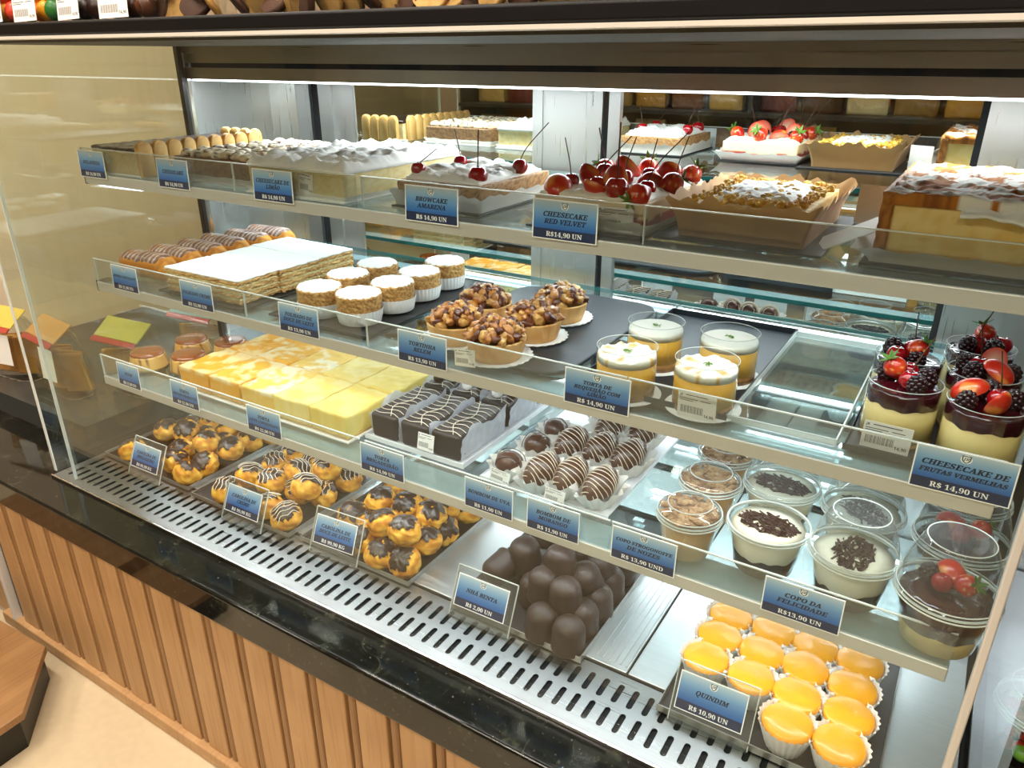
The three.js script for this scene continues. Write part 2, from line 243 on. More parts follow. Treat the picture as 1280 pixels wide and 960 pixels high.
// =====================================================================
// DISPLAY CASE
// =====================================================================
const XL = -0.035, XR = 1.668, ZB = -0.705, DECK = 0.5;
{
  const t = thing('display_case', 'refrigerated glass pastry display case with steel deck, mirrored back and black top ledge', 'display case');
  part(t, 'plinth', bxx(XL, XR, 0.4925, 0.4935, ZB, -0.005), M.blackMatt);
  // deck plates
  [[XL + 0.005, 0.43], [0.432, 0.84], [0.842, 1.244], [1.247, XR - 0.005]].forEach(([a, b]) => part(t, 'deck_plate', rbox(b - a, 0.006, 0.58, 0.0015), M.steel, [(a + b) / 2, 0.497, -0.4]));
  for (let k = 0; k < 6; k++) part(t, 'deck_rib', rbox(0.003, 0.0016, 0.55, 0.0007), M.steel, [1.192 + k * 0.0095, 0.5006, -0.395]);
  // back wall: steel stiles and mirrored sliding doors
  const back = (n, x0, x1, m, z = ZB, th = 0.012, y0 = 0.495, y1 = 1.27) => part(t, n, bxx(x0, x1, y0, y1, z - th, z), m);
  back('back_panel', XL, 1.69, M.black, -0.73, 0.01, 0.49, 1.36);
  back('mirror_door', XL, 0.068, M.mirror); back('stile', 0.068, 0.114, M.steelV, -0.695, 0.02); back('gap_seal', 0.114, 0.144, M.blackMatt); back('stile', 0.144, 0.186, M.steelV, -0.695, 0.02); back('stile', 0.186, 0.249, M.steelV, -0.702, 0.014);
  back('mirror_door', 0.249, 0.732, M.mirror); back('stile', 0.732, 0.755, M.steelV, -0.698, 0.018); back('back_column', 0.755, 0.849, M.steelV, -0.7, 0.016); back('stile', 0.849, 0.887, M.steelV, -0.695, 0.02); back('gap_seal', 0.887, 0.899, M.blackMatt); back('stile', 0.899, 0.922, M.steelV, -0.698, 0.018);
  back('mirror_door', 0.922, 1.509, M.mirror); back('gap_seal', 1.509, 1.519, M.blackMatt, -0.698, 0.018); back('back_column', 1.519, XR, M.steelV, -0.695, 0.02);
  // end panels: glass in front, steel behind
  part(t, 'end_glass', bxx(XL - 0.008, XL, 0.492, 1.342, -0.455, 0.0), M.leftGlass); part(t, 'end_glass', bxx(XR, XR + 0.008, 0.492, 1.342, -0.455, 0.0), M.leftGlass);
  part(t, 'end_post', rbox(0.014, 0.85, 0.012, 0.002), M.black, [XL, 0.917, -0.462]); part(t, 'end_post', rbox(0.014, 0.85, 0.012, 0.002), M.black, [XR, 0.917, -0.462]);
  part(t, 'end_panel', bxx(XL - 0.012, XL, 0.492, 1.342, ZB, -0.468), M.steelV); part(t, 'end_panel', bxx(XR, XR + 0.012, 0.492, 1.342, ZB, -0.468), M.steelV);
  part(t, 'end_trim', bxx(XL, XL + 0.004, 0.5, 1.34, -0.482, -0.474), M.chrome);
  // front glass and its polished edges
  part(t, 'front_glass', bxx(0.036, 1.626, 0.492, 1.341, -0.004, 0.002), M.glass);
  part(t, 'front_glass_edge', bxx(0.034, 0.036, 0.5, 1.341, -0.004, 0.002), M.edge); part(t, 'front_glass_edge', rbox(0.008, 0.848, 0.01, 0.002), M.rail, [1.63, 0.917, -0.001]);
  part(t, 'end_glass_edge', bxx(XL - 0.008, XL, 0.5, 1.341, 0.0, 0.002), M.edge);
  // top: ledge, soffit, light box
  part(t, 'top_ledge', rbox(1.8, 0.018, 0.78, 0.004), M.ledge, [0.82, 1.3545, -0.345]); part(t, 'ledge_trim', bxx(-0.07, 1.71, 1.3415, 1.3455, 0.004, 0.0465), M.trim); part(t, 'soffit', bxx(XL, XR, 1.338, 1.345, -0.47, 0.0), M.soffit);
  part(t, 'fascia', bxx(XL, XR, 1.3255, 1.338, -0.48, -0.472), M.fascia); part(t, 'fascia', bxx(XL, XR, 1.305, 1.3245, -0.486, -0.476), M.fascia); part(t, 'fascia_gap', bxx(XL, XR, 1.295, 1.305, -0.50, -0.492), M.blackMatt); part(t, 'fascia', bxx(XL, XR, 1.272, 1.295, -0.486, -0.474), M.fascia);
  part(t, 'light_box', bxx(XL, XR, 1.274, 1.336, -0.704, -0.502), M.fascia);
  part(t, 'light_strip', bxx(XL + 0.02, XR - 0.02, 1.2685, 1.2715, -0.5, -0.474), M.led);
  const l = new THREE.RectAreaLight(LED.colour, LED.case, 1.62, 0.028); l.position.set((XL + XR) / 2, 1.2675, -0.487); l.rotation.x = -Math.PI / 2; l.castShadow = true; t.add(l);
  // vent grille with real slots
  const s = new THREE.Shape([[XL + 0.004, -0.012], [XR - 0.004, -0.012], [XR - 0.004, 0.105], [XL + 0.004, 0.105]].map(p => new THREE.Vector2(...p)));
  for (let k = 0; k < 73; k++) for (const [a, b] of [[0.006, 0.042], [0.053, 0.089]]) {
    const x = -0.005 + k * 0.0228, r = 0.0043, h = new THREE.Path(), sl = 0.1; h.absarc(x + (a + r) * 0.0, a + r, r, Math.PI, 0, false); h.absarc(x, b - r, r, 0, Math.PI, false); h.closePath(); s.holes.push(h);
  }
  const gg = new THREE.ExtrudeGeometry(s, { depth: 0.002, bevelEnabled: false, curveSegments: 5 }); gg.rotateX(-Math.PI / 2);
  const gr = thing('vent_grille', 'long stainless vent grille with two rows of dark slots along the case front', 'vent grille', [0, 0.4955, 0]);
  part(gr, 'slotted_plate', uvm(gg), M.grille); part(gr, 'front_lip', rbox(XR - XL, 0.006, 0.004, 0.001), M.chrome, [(XR + XL) / 2, 0, 0.0135]); 
}

// shelves
const SH = [[1.111, -0.16], [0.895, -0.146], [0.692, -0.121]];
SH.forEach(([y, z], i) => {
  const nm = ['top', 'middle', 'lowest'][i], t = thing('glass_shelf', `${nm} glass shelf of the case with a metal front rail and clear lip`, 'shelf', [0, y, z]), xa = [0.038, 0.022, 0.012][i], xb = 1.618;
  part(t, 'glass_panel', bxx(xa, xb, -0.008, 0, -0.5, -0.002), M.shelfGlass); part(t, 'glass_edge', bxx(xa, xb, -0.0085, -0.0005, -0.502, -0.4995), M.glassEdge);
  part(t, 'front_rail', rbox(xb - xa, 0.019, 0.006, 0.0015), M.rail, [(xa + xb) / 2, -0.0105, 0]); part(t, 'rail_flange', bxx(xa, xb, -0.0195, -0.0175, -0.02, 0), M.rail);
  part(t, 'rail_end', rbox(0.006, 0.022, 0.03, 0.001), M.black, [xa - 0.003, -0.011, -0.014]);
  for (const [zz, level] of [[-0.034, LED.front], [-0.455, LED.rear]]) {
    part(t, 'light_channel', bxx(xa, xb, -0.0092, -0.0082, zz - (zz > -0.1 ? 0.03 : 0.016), zz + (zz > -0.1 ? 0.031 : 0.016)), M.channel);
    part(t, 'light_strip', bxx(xa + 0.02, xb - 0.02, -0.0125, -0.0094, zz - 0.007, zz + 0.007), M.led);
    const l = new THREE.RectAreaLight(LED.colour, level, xb - xa - 0.04, 0.014); l.position.set((xa + xb) / 2, -0.0132, zz); l.rotation.x = -Math.PI / 2; l.castShadow = true; t.add(l);
  }
  const cuts = [[xa, 0.47], [0.473, 0.745], [0.757, 1.2], [1.203, xb]];
  cuts.forEach(([a, b]) => { const p = part(t, 'clear_lip', bxx(a, b, -0.001, 0.046, -0.002, 0.001), M.acrylic); part(p, 'lip_edge', bxx(a, b, 0.046, 0.0475, -0.002, 0.001), M.edge); part(p, 'lip_edge', bxx(a, a + 0.0015, 0, 0.046, -0.002, 0.001), M.edge); });
  for (const x of [0.13, 0.905, 1.6]) part(t, 'bracket', rbox(0.006, 0.022, 0.48, 0.002), M.steelV, [x, -0.022, -0.29]);
});

// price cards on the shelf lips
[[[0.075, 0, 0.083], [0.32, 1, 0.085], [0.572, 2, 0.09], [0.889, 3, 0.092], [1.099, 4, 0.092]], [[0.129, 5, 0.082], [0.348, 6, 0.09], [0.611, 7, 0.092], [0.871, 8, 0.092], [1.161, 9, 0.095], [1.583, 10, 0.094]], [[0.112, 11, 0.074], [0.293, 12, 0.082], [0.517, 13, 0.088], [0.796, 14, 0.092], [1.004, 15, 0.086], [1.114, 16, 0.085], [1.252, 17, 0.092], [1.457, 18, 0.092]]].forEach((row, i) => row.forEach(([x, c, w]) =>
  single('price_card', cardGeo(c, w, 0.05), M.card, `blue price card reading ${CARDS[c][0].join(' ')} on the ${['top', 'middle', 'lowest'][i]} shelf lip`, 'price card', [x, SH[i][0] + (i === 1 && c === 10 ? 0.022 : 0.018) + (i ? 0.002 : 0), SH[i][1] + 0.0048], [-0.04, 0, 0], 'price cards on the shelf lips')));

// =====================================================================
// TRAYS ON THE DECK
// =====================================================================
function tray(name, label, x0, x1, z0, z1, y, mat, rim = 0.01, rimMat = mat, group) {
  const t = thing(name, label, 'tray', [(x0 + x1) / 2, y, (z0 + z1) / 2], 0, group), w = x1 - x0, d = z1 - z0, e = 0.0016;
  part(t, 'base', rbox(w, 0.0022, d, 0.001), mat, [0, 0.0011, 0]);
  const a = 0.25;
  part(t, 'rim', merged([rbox(w + 0.004, rim, e, 0.0006).translate(0, rim / 2, d / 2), rbox(w + 0.004, rim, e, 0.0006).translate(0, rim / 2, -d / 2), rbox(e, rim, d, 0.0006).translate(w / 2, rim / 2, 0), rbox(e, rim, d, 0.0006).translate(-w / 2, rim / 2, 0)]), rimMat);
  return t;
}
tray('baking_tray', 'black tray of chocolate topped choux puffs beside the left end glass', -0.012, 0.274, -0.5, -0.096, DECK, M.trayBlack, 0.009, M.trayRim);
tray('baking_tray', 'grey tray holding the choux puffs with white drizzle', 0.3, 0.575, -0.5, -0.088, DECK, M.trayGrey, 0.009, M.trayRim);
tray('baking_tray', 'black tray heaped with plain chocolate capped choux puffs beside the bare steel plate', 0.6, 0.852, -0.5, -0.096, DECK, M.trayBlack, 0.009, M.trayRim);
tray('baking_tray', 'dark tray under the pile of smooth chocolate domes', 0.945, 1.178, -0.5, -0.092, DECK, M.trayDark, 0.011, M.trayRim);
tray('baking_tray', 'dark tray under the yellow glazed custards', 1.308, 1.58, -0.345, -0.07, DECK, M.trayDark, 0.012, M.trayRim);

// choux puffs
const PUFF = [lin('#dd9e26'), lin('#b97312'), lin('#ecb948')];
const puffBody = [0, 1, 2, 3].map(k => paint(displace(new THREE.SphereGeometry(0.0255, 32, 22), (v, n) => {
  const r = 1 - Math.abs(nz(v.x * 70 + k * 9, v.y * 38, v.z * 70)); v.addScaledVector(n, 0.0046 * fbm(v.x * 60 + k * 5, v.y * 60, v.z * 60 + k) - 0.0028 * sstep(0.82, 1, r)); v.y *= 0.84; if (v.y < -0.016) v.y = -0.016 + (v.y + 0.016) * 0.25;
}), (x, y, z) => { const a = nz(x * 90 + k, y * 90, z * 90), b = nz(x * 240, y * 240 + k, z * 240); return mixc(mixc(PUFF[0], PUFF[1], sstep(-0.15, 0.45, a + b * 0.3)), PUFF[2], sstep(0.1, 0.5, -a + b * 0.3)); }));
const puffCap = [0, 1, 2, 3].map(k => cap(0.0268, 0.0228, 0.92, 0.55, k * 3.7 + 1, 40, 10, 0.0035));
const drizz = [0, 1].map(k => { const l = []; for (let j = -2; j <= 2; j++) { const p = []; for (let i = 0; i <= 8; i++) { const a = -0.95 + 1.9 * i / 8, zz = j * 0.0072 + 0.002 * Math.sin(i * 1.7 + j + k * 2), q = Math.sqrt(Math.max(0, 1 - (zz / 0.0276) ** 2)); p.push([Math.sin(a) * 0.0282 * q, Math.cos(a) * 0.0242 * q + 0.0005, zz]); } l.push(tube(p, 0.0006, 14, 5)); } return merged(l); });
const protoPuff = {};
function puff(kind, k, pos, turn, tilt, label, group) {
  const key = kind + k; let t;
  if (!protoPuff[key]) {
    t = thing('choux_puff', label, 'pastry', pos, 0, group); part(t, 'shell', puffBody[k], M.vc); const c = part(t, 'chocolate_cap', puffCap[k], M.choc);
    if (kind === 'white') part(c, 'drizzle', drizz[k % 2], M.drizzle); protoPuff[key] = t;
  } else t = copy(protoPuff[key], pos, 0, label, group);
  t.scale.setScalar(1.16); t.rotation.set(Math.cos(turn * 3) * tilt, turn, Math.sin(turn * 5) * tilt);
}
const PUFFS = {
  plainA: [[0.038, 0.522, -0.22], [0.125, 0.545, -0.213], [0.218, 0.551, -0.195], [0.1, 0.522, -0.296], [0.165, 0.522, -0.293], [0.258, 0.535, -0.223], [0.213, 0.522, -0.312], [0.245, 0.522, -0.281], [0.262, 0.522, -0.34], [0.248, 0.522, -0.163], [0.154, 0.521, -0.171], [0.186, 0.522, -0.137], [0.249, 0.522, -0.118], [0.062, 0.522, -0.118], [0.205, 0.521, -0.24], [0.14, 0.521, -0.245], [0.07, 0.521, -0.255], [0.2, 0.522, -0.365]],
  white: [[0.375, 0.522, -0.115], [0.388, 0.535, -0.165], [0.376, 0.522, -0.241], [0.392, 0.533, -0.285], [0.458, 0.545, -0.159], [0.476, 0.545, -0.214], [0.43, 0.522, -0.3], [0.425, 0.522, -0.35], [0.528, 0.557, -0.24], [0.552, 0.522, -0.275], [0.545, 0.557, -0.168], [0.55, 0.522, -0.205], [0.547, 0.522, -0.113], [0.494, 0.522, -0.118], [0.5, 0.522, -0.19], [0.44, 0.522, -0.185], [0.52, 0.522, -0.32], [0.44, 0.521, -0.24], [0.49, 0.521, -0.265]],
  plainB: [[0.65, 0.522, -0.183], [0.691, 0.549, -0.22], [0.679, 0.536, -0.284], [0.737, 0.536, -0.289], [0.75, 0.554, -0.224], [0.75, 0.554, -0.158], [0.806, 0.554, -0.224], [0.803, 0.545, -0.276], [0.825, 0.525, -0.31], [0.812, 0.57, -0.142], [0.824, 0.522, -0.235], [0.826, 0.53, -0.182], [0.776, 0.522, -0.118], [0.826, 0.522, -0.122], [0.716, 0.522, -0.13], [0.82, 0.522, -0.36], [0.669, 0.522, -0.235], [0.764, 0.522, -0.334], [0.7, 0.522, -0.18], [0.77, 0.522, -0.185], [0.72, 0.521, -0.24], [0.775, 0.521, -0.26], [0.7, 0.522, -0.335]],
};
PUFFS.plainA.forEach((p, k) => puff('plain', k % 4, p, rr(0, 6.28), rr(0.05, 0.7), 'golden choux puff with dark chocolate top on the black tray beside the end glass', 'choux puffs beside the end glass'));
PUFFS.white.forEach((p, k) => puff('white', k % 4, p, rr(0, 6.28), rr(0, 0.6), 'golden choux puff with chocolate top and white drizzle on the grey tray', 'drizzled choux puffs'));
PUFFS.plainB.forEach((p, k) => puff('plain', k % 4, p, rr(0, 6.28), rr(0, 0.6), 'round golden choux puff with smooth chocolate cap heaped on the tray by the bare plate', 'choux puffs heaped by the bare plate'));

// chocolate domes
{
  const g0 = [0, 1].map(k => { const p = []; p.push([0, -0.024], [0.021, -0.0245], [0.0228, -0.023], [0.0236, -0.0195], [0.0226, -0.016], [0.0224, -0.008], [0.0221, 0]); for (let i = 0; i <= 12; i++) { const a = i / 12 * Math.PI / 2; p.push([0.0219 * Math.cos(a) ** 0.85, 0.005 + 0.018 * Math.sin(a)]); } p[p.length - 1][0] = 0; return displace(lathe(p, 36), (v, n) => v.addScaledVector(n, 0.0009 * fbm(v.x * 50 + k * 7, v.y * 50, v.z * 50))); });
  let proto; const L = 'smooth dark chocolate covered marshmallow dome in the pile';
  [[1.012, 0.548, -0.285, 1.2], [1.019, 0.566, -0.2, 0.35], [1.094, 0.59, -0.182, 0.12], [1.082, 0.56, -0.262, 1.1], [1.136, 0.556, -0.248, 0.25], [1.152, 0.53, -0.3, 0.2], [1.132, 0.562, -0.198, 0.3], [1.124, 0.564, -0.145, 0.1], [1.082, 0.562, -0.152, 0.1], [1.152, 0.528, -0.2, 0.05], [1.15, 0.528, -0.153, 0.03], [1.15, 0.528, -0.108, 0.02], [1.102, 0.528, -0.112, 0.03], [0.985, 0.536, -0.172, 1.0], [1.1, 0.528, -0.16, 0], [1.1, 0.528, -0.21, 0], [1.055, 0.528, -0.172, 0], [1.05, 0.528, -0.22, 0], [1.0, 0.528, -0.23, 0], [1.1, 0.528, -0.3, 0], [1.15, 0.528, -0.25, 0], [1.04, 0.528, -0.33, 0]].forEach(([x, y, z, t], k) => {
    const m = single('chocolate_dome', g0[k % 2], M.chocMatt, L, 'chocolate', [x, y + 0.003, z], [t * Math.cos(k * 1.9), k * 1.3, t * Math.sin(k * 2.3)], 'chocolate domes').scale.setScalar(1.14);
  });
}
// yellow glazed custards in fluted paper cups
{
  let proto;
  for (let r = 0; r < 4; r++) for (let c = 0; c < 4; c++) {
    if (r === 3 && c < 2) continue;       // the card stand takes that corner of the tray
    const pos = [1.346 + c * 0.0615 + rr(-0.003, 0.003), 0.5035, -0.262 + r * 0.0535 + rr(-0.003, 0.003)];
    if (!proto) {
      proto = thing('glazed_custard', 'shiny yellow egg custard in a fluted white paper cup on the dark tray', 'custard', pos, 0, 'yellow egg custards');
      part(proto, 'paper_cup', fluted([[0.018, 0.0005], [0.0215, 0.001], [0.0255, 0.014], [0.0295, 0.028], [0.033, 0.037]], 24, 0.0012), M.doily);
      part(proto, 'custard', displace(lathe([[0, 0.002], [0.02, 0.002], [0.025, 0.018], [0.0285, 0.03], [0.0285, 0.0345], [0.026, 0.0375], [0.014, 0.0388], [0, 0.039]], 40), (v, n) => v.addScaledVector(n, 0.0016 * fbm(v.x * 60, v.y * 60, v.z * 60 + 4))), M.quindim);
      proto.scale.setScalar(1.1);
    } else copy(proto, pos, rr(0, 6));
  }
}
// acrylic card stands on the deck
[[0.155, -0.08, 19, 0.1, 0], [0.468, -0.072, 20, 0.105, 0], [0.69, -0.088, 21, 0.105, 0.05], [1.006, -0.082, 22, 0.108, 0], [1.378, -0.07, 23, 0.105, 0]].forEach(([x, z, c, w, a], i) => {
  const t = thing('price_stand', `slanted clear acrylic stand with a blue card reading ${CARDS[c][0].join(' ')}`, 'price stand', [x, 0.498, z], a + 0.02), s = -0.42;
  const g = new THREE.Group(); 
  part(t, 'acrylic_front', bxx(-w / 2, w / 2, 0, 0.083, -0.0012, 0.0012).rotateX(s), M.acrylic, [0, 0.002, 0.004]);
  part(t, 'acrylic_edge', merged([bxx(-w / 2 - 0.0012, -w / 2, 0, 0.083, -0.0012, 0.0012).rotateX(s), bxx(w / 2, w / 2 + 0.0012, 0, 0.083, -0.0012, 0.0012).rotateX(s), bxx(-w / 2, w / 2, 0.083, 0.0842, -0.0012, 0.0012).rotateX(s)]), M.edge, [0, 0.002, 0.004]);
  part(t, 'acrylic_foot', bxx(-w / 2, w / 2, 0, 0.0018, -0.035, 0.006), M.acrylic, [0, 0.0004, 0]);
  part(t, 'card', cardGeo(c, w * 0.86, 0.052).translate(-w * 0.03, 0.045, 0.0022).rotateX(s), M.card, [0, 0.002, 0.004]);
});

// =====================================================================
// TOP SHELF
// =====================================================================
const Y1 = SH[0][0], Y2 = SH[1][0], Y3 = SH[2][0];
const cherryG = displace(new THREE.SphereGeometry(0.0115, 24, 18), v => { const r = Math.hypot(v.x, v.z); if (v.y > 0) v.y -= 0.003 * Math.exp(-(r * r) / 0.000012); });
function cherry(t, x, y, z, len = 0.05, ax = 0.3, az = 0.1, s = 1) {
  const c = part(t, 'cherry', cherryG, M.cherry, [x, y, z]); c.scale.setScalar(s);
  if (len) part(c, 'stem', tube([[0, 0.008, 0], [ax * len * 0.2, len * 0.4, az * len * 0.2], [ax * len, len, az * len]], 0.0008, 10, 5), M.stem);
}
const strawG = paint(displace(new THREE.SphereGeometry(0.014, 28, 20), v => { const t = v.y / 0.014; const k = 1 - 0.42 * sstep(0.2, -1, t); v.x *= k; v.z *= k; v.y *= 1.2; const a = Math.atan2(v.z, v.x); const q = Math.sin(a * 10 + Math.round(v.y * 500) * 0.5) * Math.sin(v.y * 900); v.multiplyScalar(1 - 0.015 * Math.max(0, q)); }), (x, y, z) => { const q = nz(x * 420, y * 420, z * 420); return q > 0.4 ? lin('#e7b25a') : mixc(lin('#b3170f'), lin('#d84a1c'), sstep(-0.2, 0.4, nz(x * 50 + 3, y * 50, z * 50))); });
const halfG = (() => { const g = new THREE.SphereGeometry(0.0145, 24, 12, 0, Math.PI * 2, 0, Math.PI / 2); g.scale(1, 0.85, 1.25); const d = new THREE.CircleGeometry(0.0145, 24); d.rotateX(Math.PI / 2); d.scale(1, 1, 1.25); const m = merged([g, d]); return paint(m, (x, y, z) => y < 1e-5 ? mixc(lin('#f0c9a8'), lin('#d8402a'), sstep(0.4, 1, Math.hypot(x, z / 1.25) / 0.0145)) : mixc(lin('#c62a14'), lin('#e58a3a'), sstep(-0.1, 0.4, nz(x * 60, y * 60 + 2, z * 60)))); })();
const calyxG = merged([0, 1, 2, 3, 4, 5].map(k => { const s = new THREE.Shape(); s.moveTo(0, 0); s.quadraticCurveTo(0.005, 0.006, 0, 0.015); s.quadraticCurveTo(-0.005, 0.006, 0, 0); const g = new THREE.ExtrudeGeometry(s, { depth: 0.0006, bevelEnabled: false, curveSegments: 4 }); g.rotateX(-1.25 + 0.2 * (k % 2)); g.rotateY(k * Math.PI / 3); g.rotateX(0); return g; }));
function strawberry(t, x, y, z, rx = 0, rz = 0, s = 1) { const b = part(t, 'strawberry', strawG, M.vcGloss, [x, y, z], [rx, 0, rz]); b.scale.setScalar(s); part(b, 'calyx', calyxG, M.leaf, [0, 0.0155, 0]); }
function halfBerry(t, x, y, z, rx = 0, ry = 0, rz = 0, s = 1) { const b = part(t, 'strawberry_half', halfG, M.vcGloss, [x, y, z], [rx, ry, rz]); b.scale.setScalar(s); }
const blackG = (() => { const l = []; for (let k = 0; k < 38; k++) { const y = 1 - 2 * (k + 0.5) / 38, a = k * 2.39996, r = Math.sqrt(1 - y * y); l.push(new THREE.SphereGeometry(0.0033, 8, 6).translate(Math.cos(a) * r * 0.0085, y * 0.01, Math.sin(a) * r * 0.0085)); } return merged(l); })();
const blackberry = (t, x, y, z, s = 1) => { const b = part(t, 'blackberry', blackG, M.berry, [x, y, z]); b.scale.setScalar(s); };
function paperTray(t, w, d, h, flare, mat = M.paper, s = 1) {      // crimped paper liner standing around a cake
  const pos = [], idx = [], n = 120, rows = 4;
  for (let j = 0; j <= rows; j++) for (let i = 0; i <= n; i++) {
    const a = i / n * 4, e = Math.floor(a) % 4, f = a - Math.floor(a), P = [[-1, 1], [1, 1], [1, -1], [-1, -1]], p = P[e], q = P[(e + 1) % 4], x = p[0] + (q[0] - p[0]) * f, z = p[1] + (q[1] - p[1]) * f;
    const k = j / rows, wv = nz(i * 0.35 + s * 9, k * 1.2, s), out = flare * k * k + 0.004 * k * wv; pos.push(x * (w / 2 + out), h * k * (1 + 0.28 * wv * k), z * (d / 2 + out));
  }
  for (let j = 0; j < rows; j++) for (let i = 0; i < n; i++) { const a = j * (n + 1) + i, b = a + n + 1; idx.push(a, a + 1, b, b, a + 1, b + 1); }
  const g = new THREE.BufferGeometry(); g.setAttribute('position', new THREE.Float32BufferAttribute(pos, 3)); g.setIndex(idx); g.computeVertexNormals();
  return part(t, 'paper_liner', g, mat, [0, 0.0005, 0]);
}
const board = (t, w, d, m = M.trayDark) => part(t, 'cake_board', rbox(w, 0.003, d, 0.001), m, [0, 0.0015, 0]);
function whip(w, d, h, s, f = 45) { return slab(w, 0.006, d, 60, 2, 60, (v, n) => { if (v.y > 0.003) { const e = Math.min(1, (w / 2 - Math.abs(v.x)) / 0.01, (d / 2 - Math.abs(v.z)) / 0.01); v.y += h * (0.5 + 0.9 * fbm(v.x * f + s, 0.3, v.z * f) + 0.5 * Math.abs(nz(v.x * f * 1.8, s, v.z * f * 1.8))) * sstep(0, 1, e); } else { v.x += 0.003 * nz(v.z * 90, s, 0); v.z += 0.003 * nz(v.x * 90, s, 1); } }); }
const crumbCol = (a, b, f = 260) => (x, y, z) => mixc(a, b, sstep(-0.25, 0.35, nz(x * f, y * f, z * f) + 0.5 * nz(x * f * 2.7, y * f * 2.7, z * f * 2.7)));
const rough = (w, h, d, a, k = 22) => slab(w, h, d, k * 2, k >> 1, k * 2, (v, n) => v.addScaledVector(n, a * fbm(v.x * 160, v.y * 160, v.z * 160)));

{ // biscuit-edged cake
  const t = thing('biscuit_cake', 'chocolate topped cream cake edged with upright sponge finger biscuits on the top shelf', 'cake', [0.122, Y1, -0.32]);
  board(t, 0.15, 0.3, M.paperCard);
  part(t, 'sponge', paint(rough(0.138, 0.042, 0.29, 0.0008), crumbCol(lin('#e2cd98'), lin('#d6bb80'))), M.vc, [0, 0.003, 0]);
  part(t, 'chocolate_top', displace(slab(0.14, 0.005, 0.292, 30, 2, 50, (v, n) => { v.y += 0.004 * fbm(v.x * 70, 1, v.z * 70) + (v.y < 0.002 ? -0.006 * Math.max(0, nz(v.x * 90, 3, v.z * 90)) : 0); }), () => { }, true), M.choc, [0, 0.0455, 0]);
  const s = new THREE.Shape(); s.moveTo(-0.0125, 0); s.lineTo(-0.0125, 0.046); s.absarc(0, 0.046, 0.0125, Math.PI, 0, true); s.lineTo(0.0125, 0); s.closePath();
  const g = new THREE.ExtrudeGeometry(s, { depth: 0.007, bevelEnabled: true, bevelThickness: 0.0025, bevelSize: 0.0025, bevelSegments: 3, curveSegments: 10 }); const bc = paint(toCreasedNormals(g, 0.9), crumbCol(lin('#e6bd74'), lin('#c98f45'), 420));
  for (let k = 0; k < 9; k++) { part(t, 'biscuit', bc, M.vc, [0.073, 0.003, 0.132 - k * 0.0315], [0, Math.PI / 2 + rr(-0.12, 0.12), rr(-0.03, 0.03)]); }
  for (let k = 0; k < 4; k++) part(t, 'biscuit', bc, M.vc, [0.045 - k * 0.031, 0.003, -0.152], [0, rr(-0.1, 0.1) + Math.PI, 0]);
  part(t, 'sticker', stickerGeo(0.012, 0.016), M.paperCard, [-0.02, 0.028, 0.148], [0, 0, 0.5]);
}
{ // brown crust cake with piped cream
  const t = thing('piped_cream_cake', 'brown crusted cake with piped cream and chocolate bits next to the biscuit cake', 'cake', [0.36, Y1, -0.33]);
  board(t, 0.21, 0.27, M.paperCard);
  part(t, 'crust', paint(rough(0.2, 0.038, 0.25, 0.0016), crumbCol(lin('#8d6a44'), lin('#6d4c2c'))), M.vc, [0, 0.003, 0]);
  const w = []; for (let i = 0; i < 7; i++) for (let j = 0; j < 8; j++) { const x = -0.08 + i * 0.027 + rr(-0.004, 0.004), z = -0.11 + j * 0.031 + rr(-0.004, 0.004); w.push(blob(0.0135, 0.006, 120, i * 3 + j, 12).scale(1, 0.62, 1).translate(x, 0.045, z)); }
  part(t, 'piped_cream', paint(merged(w), (x, y, z) => nz(x * 120, y * 60, z * 120) > 0.22 ? lin('#4a2a1c') : mixc(lin('#efe2c8'), lin('#d9bf93'), sstep(-0.1, 0.3, nz(x * 60 + 5, 0, z * 60)))), M.vc);
  paperTray(t, 0.202, 0.252, 0.012, 0.006, M.paper, 3);
}
{ // lemon cheesecake
  const t = thing('meringue_cheesecake', 'pale cheesecake under thick white meringue on the top shelf behind the lime card', 'cake', [0.603, Y1, -0.325]);
  board(t, 0.22, 0.32, M.paperCard);
  part(t, 'cheesecake', paint(rough(0.212, 0.04, 0.3, 0.0007), crumbCol(lin('#ead9a4'), lin('#e0c886'), 120)), M.vc, [0, 0.003, 0]);
  part(t, 'meringue', whip(0.216, 0.304, 0.017, 5, 38), M.white, [0, 0.0425, 0]);
  part(t, 'sticker', stickerGeo(0.03, 0.032), M.sticker, [0.025, 0.024, 0.1515], [0, 0, -0.1]);
  paperTray(t, 0.214, 0.302, 0.01, 0.006, M.paper, 8);
}
{ // cherry brownie cake
  const t = thing('cherry_brownie_cake', 'brownie cake with white cream mounds and a few stemmed cherries', 'cake', [0.862, Y1, -0.305]);
  board(t, 0.16, 0.22);
  part(t, 'brownie', paint(rough(0.148, 0.036, 0.2, 0.0016), crumbCol(lin('#b98f5c'), lin('#8a5f36'))), M.vc, [0, 0.003, 0]);
  part(t, 'cream', whip(0.13, 0.18, 0.012, 11, 44), M.white, [0, 0.037, 0]);
  for (const [x, z] of [[-0.045, 0.03], [0.01, 0.05], [0.035, -0.02], [-0.03, -0.055]]) part(t, 'cream_mound', blob(0.022, 0.008, 70, x * 90, 20).scale(1.15, 0.5, 1), M.white, [x, 0.046, z]);
  cherry(t, -0.055, 0.052, 0.072, 0.03, 0.9, -0.4); cherry(t, -0.05, 0.052, -0.03, 0.05, -0.2, 0); cherry(t, 0.052, 0.05, 0.07, 0.05, -0.1, -0.2, 1.25); cherry(t, 0.062, 0.053, -0.03, 0.06, 0.5, -0.5, 1.05);
  paperTray(t, 0.152, 0.204, 0.024, 0.008, M.paper, 2);
}
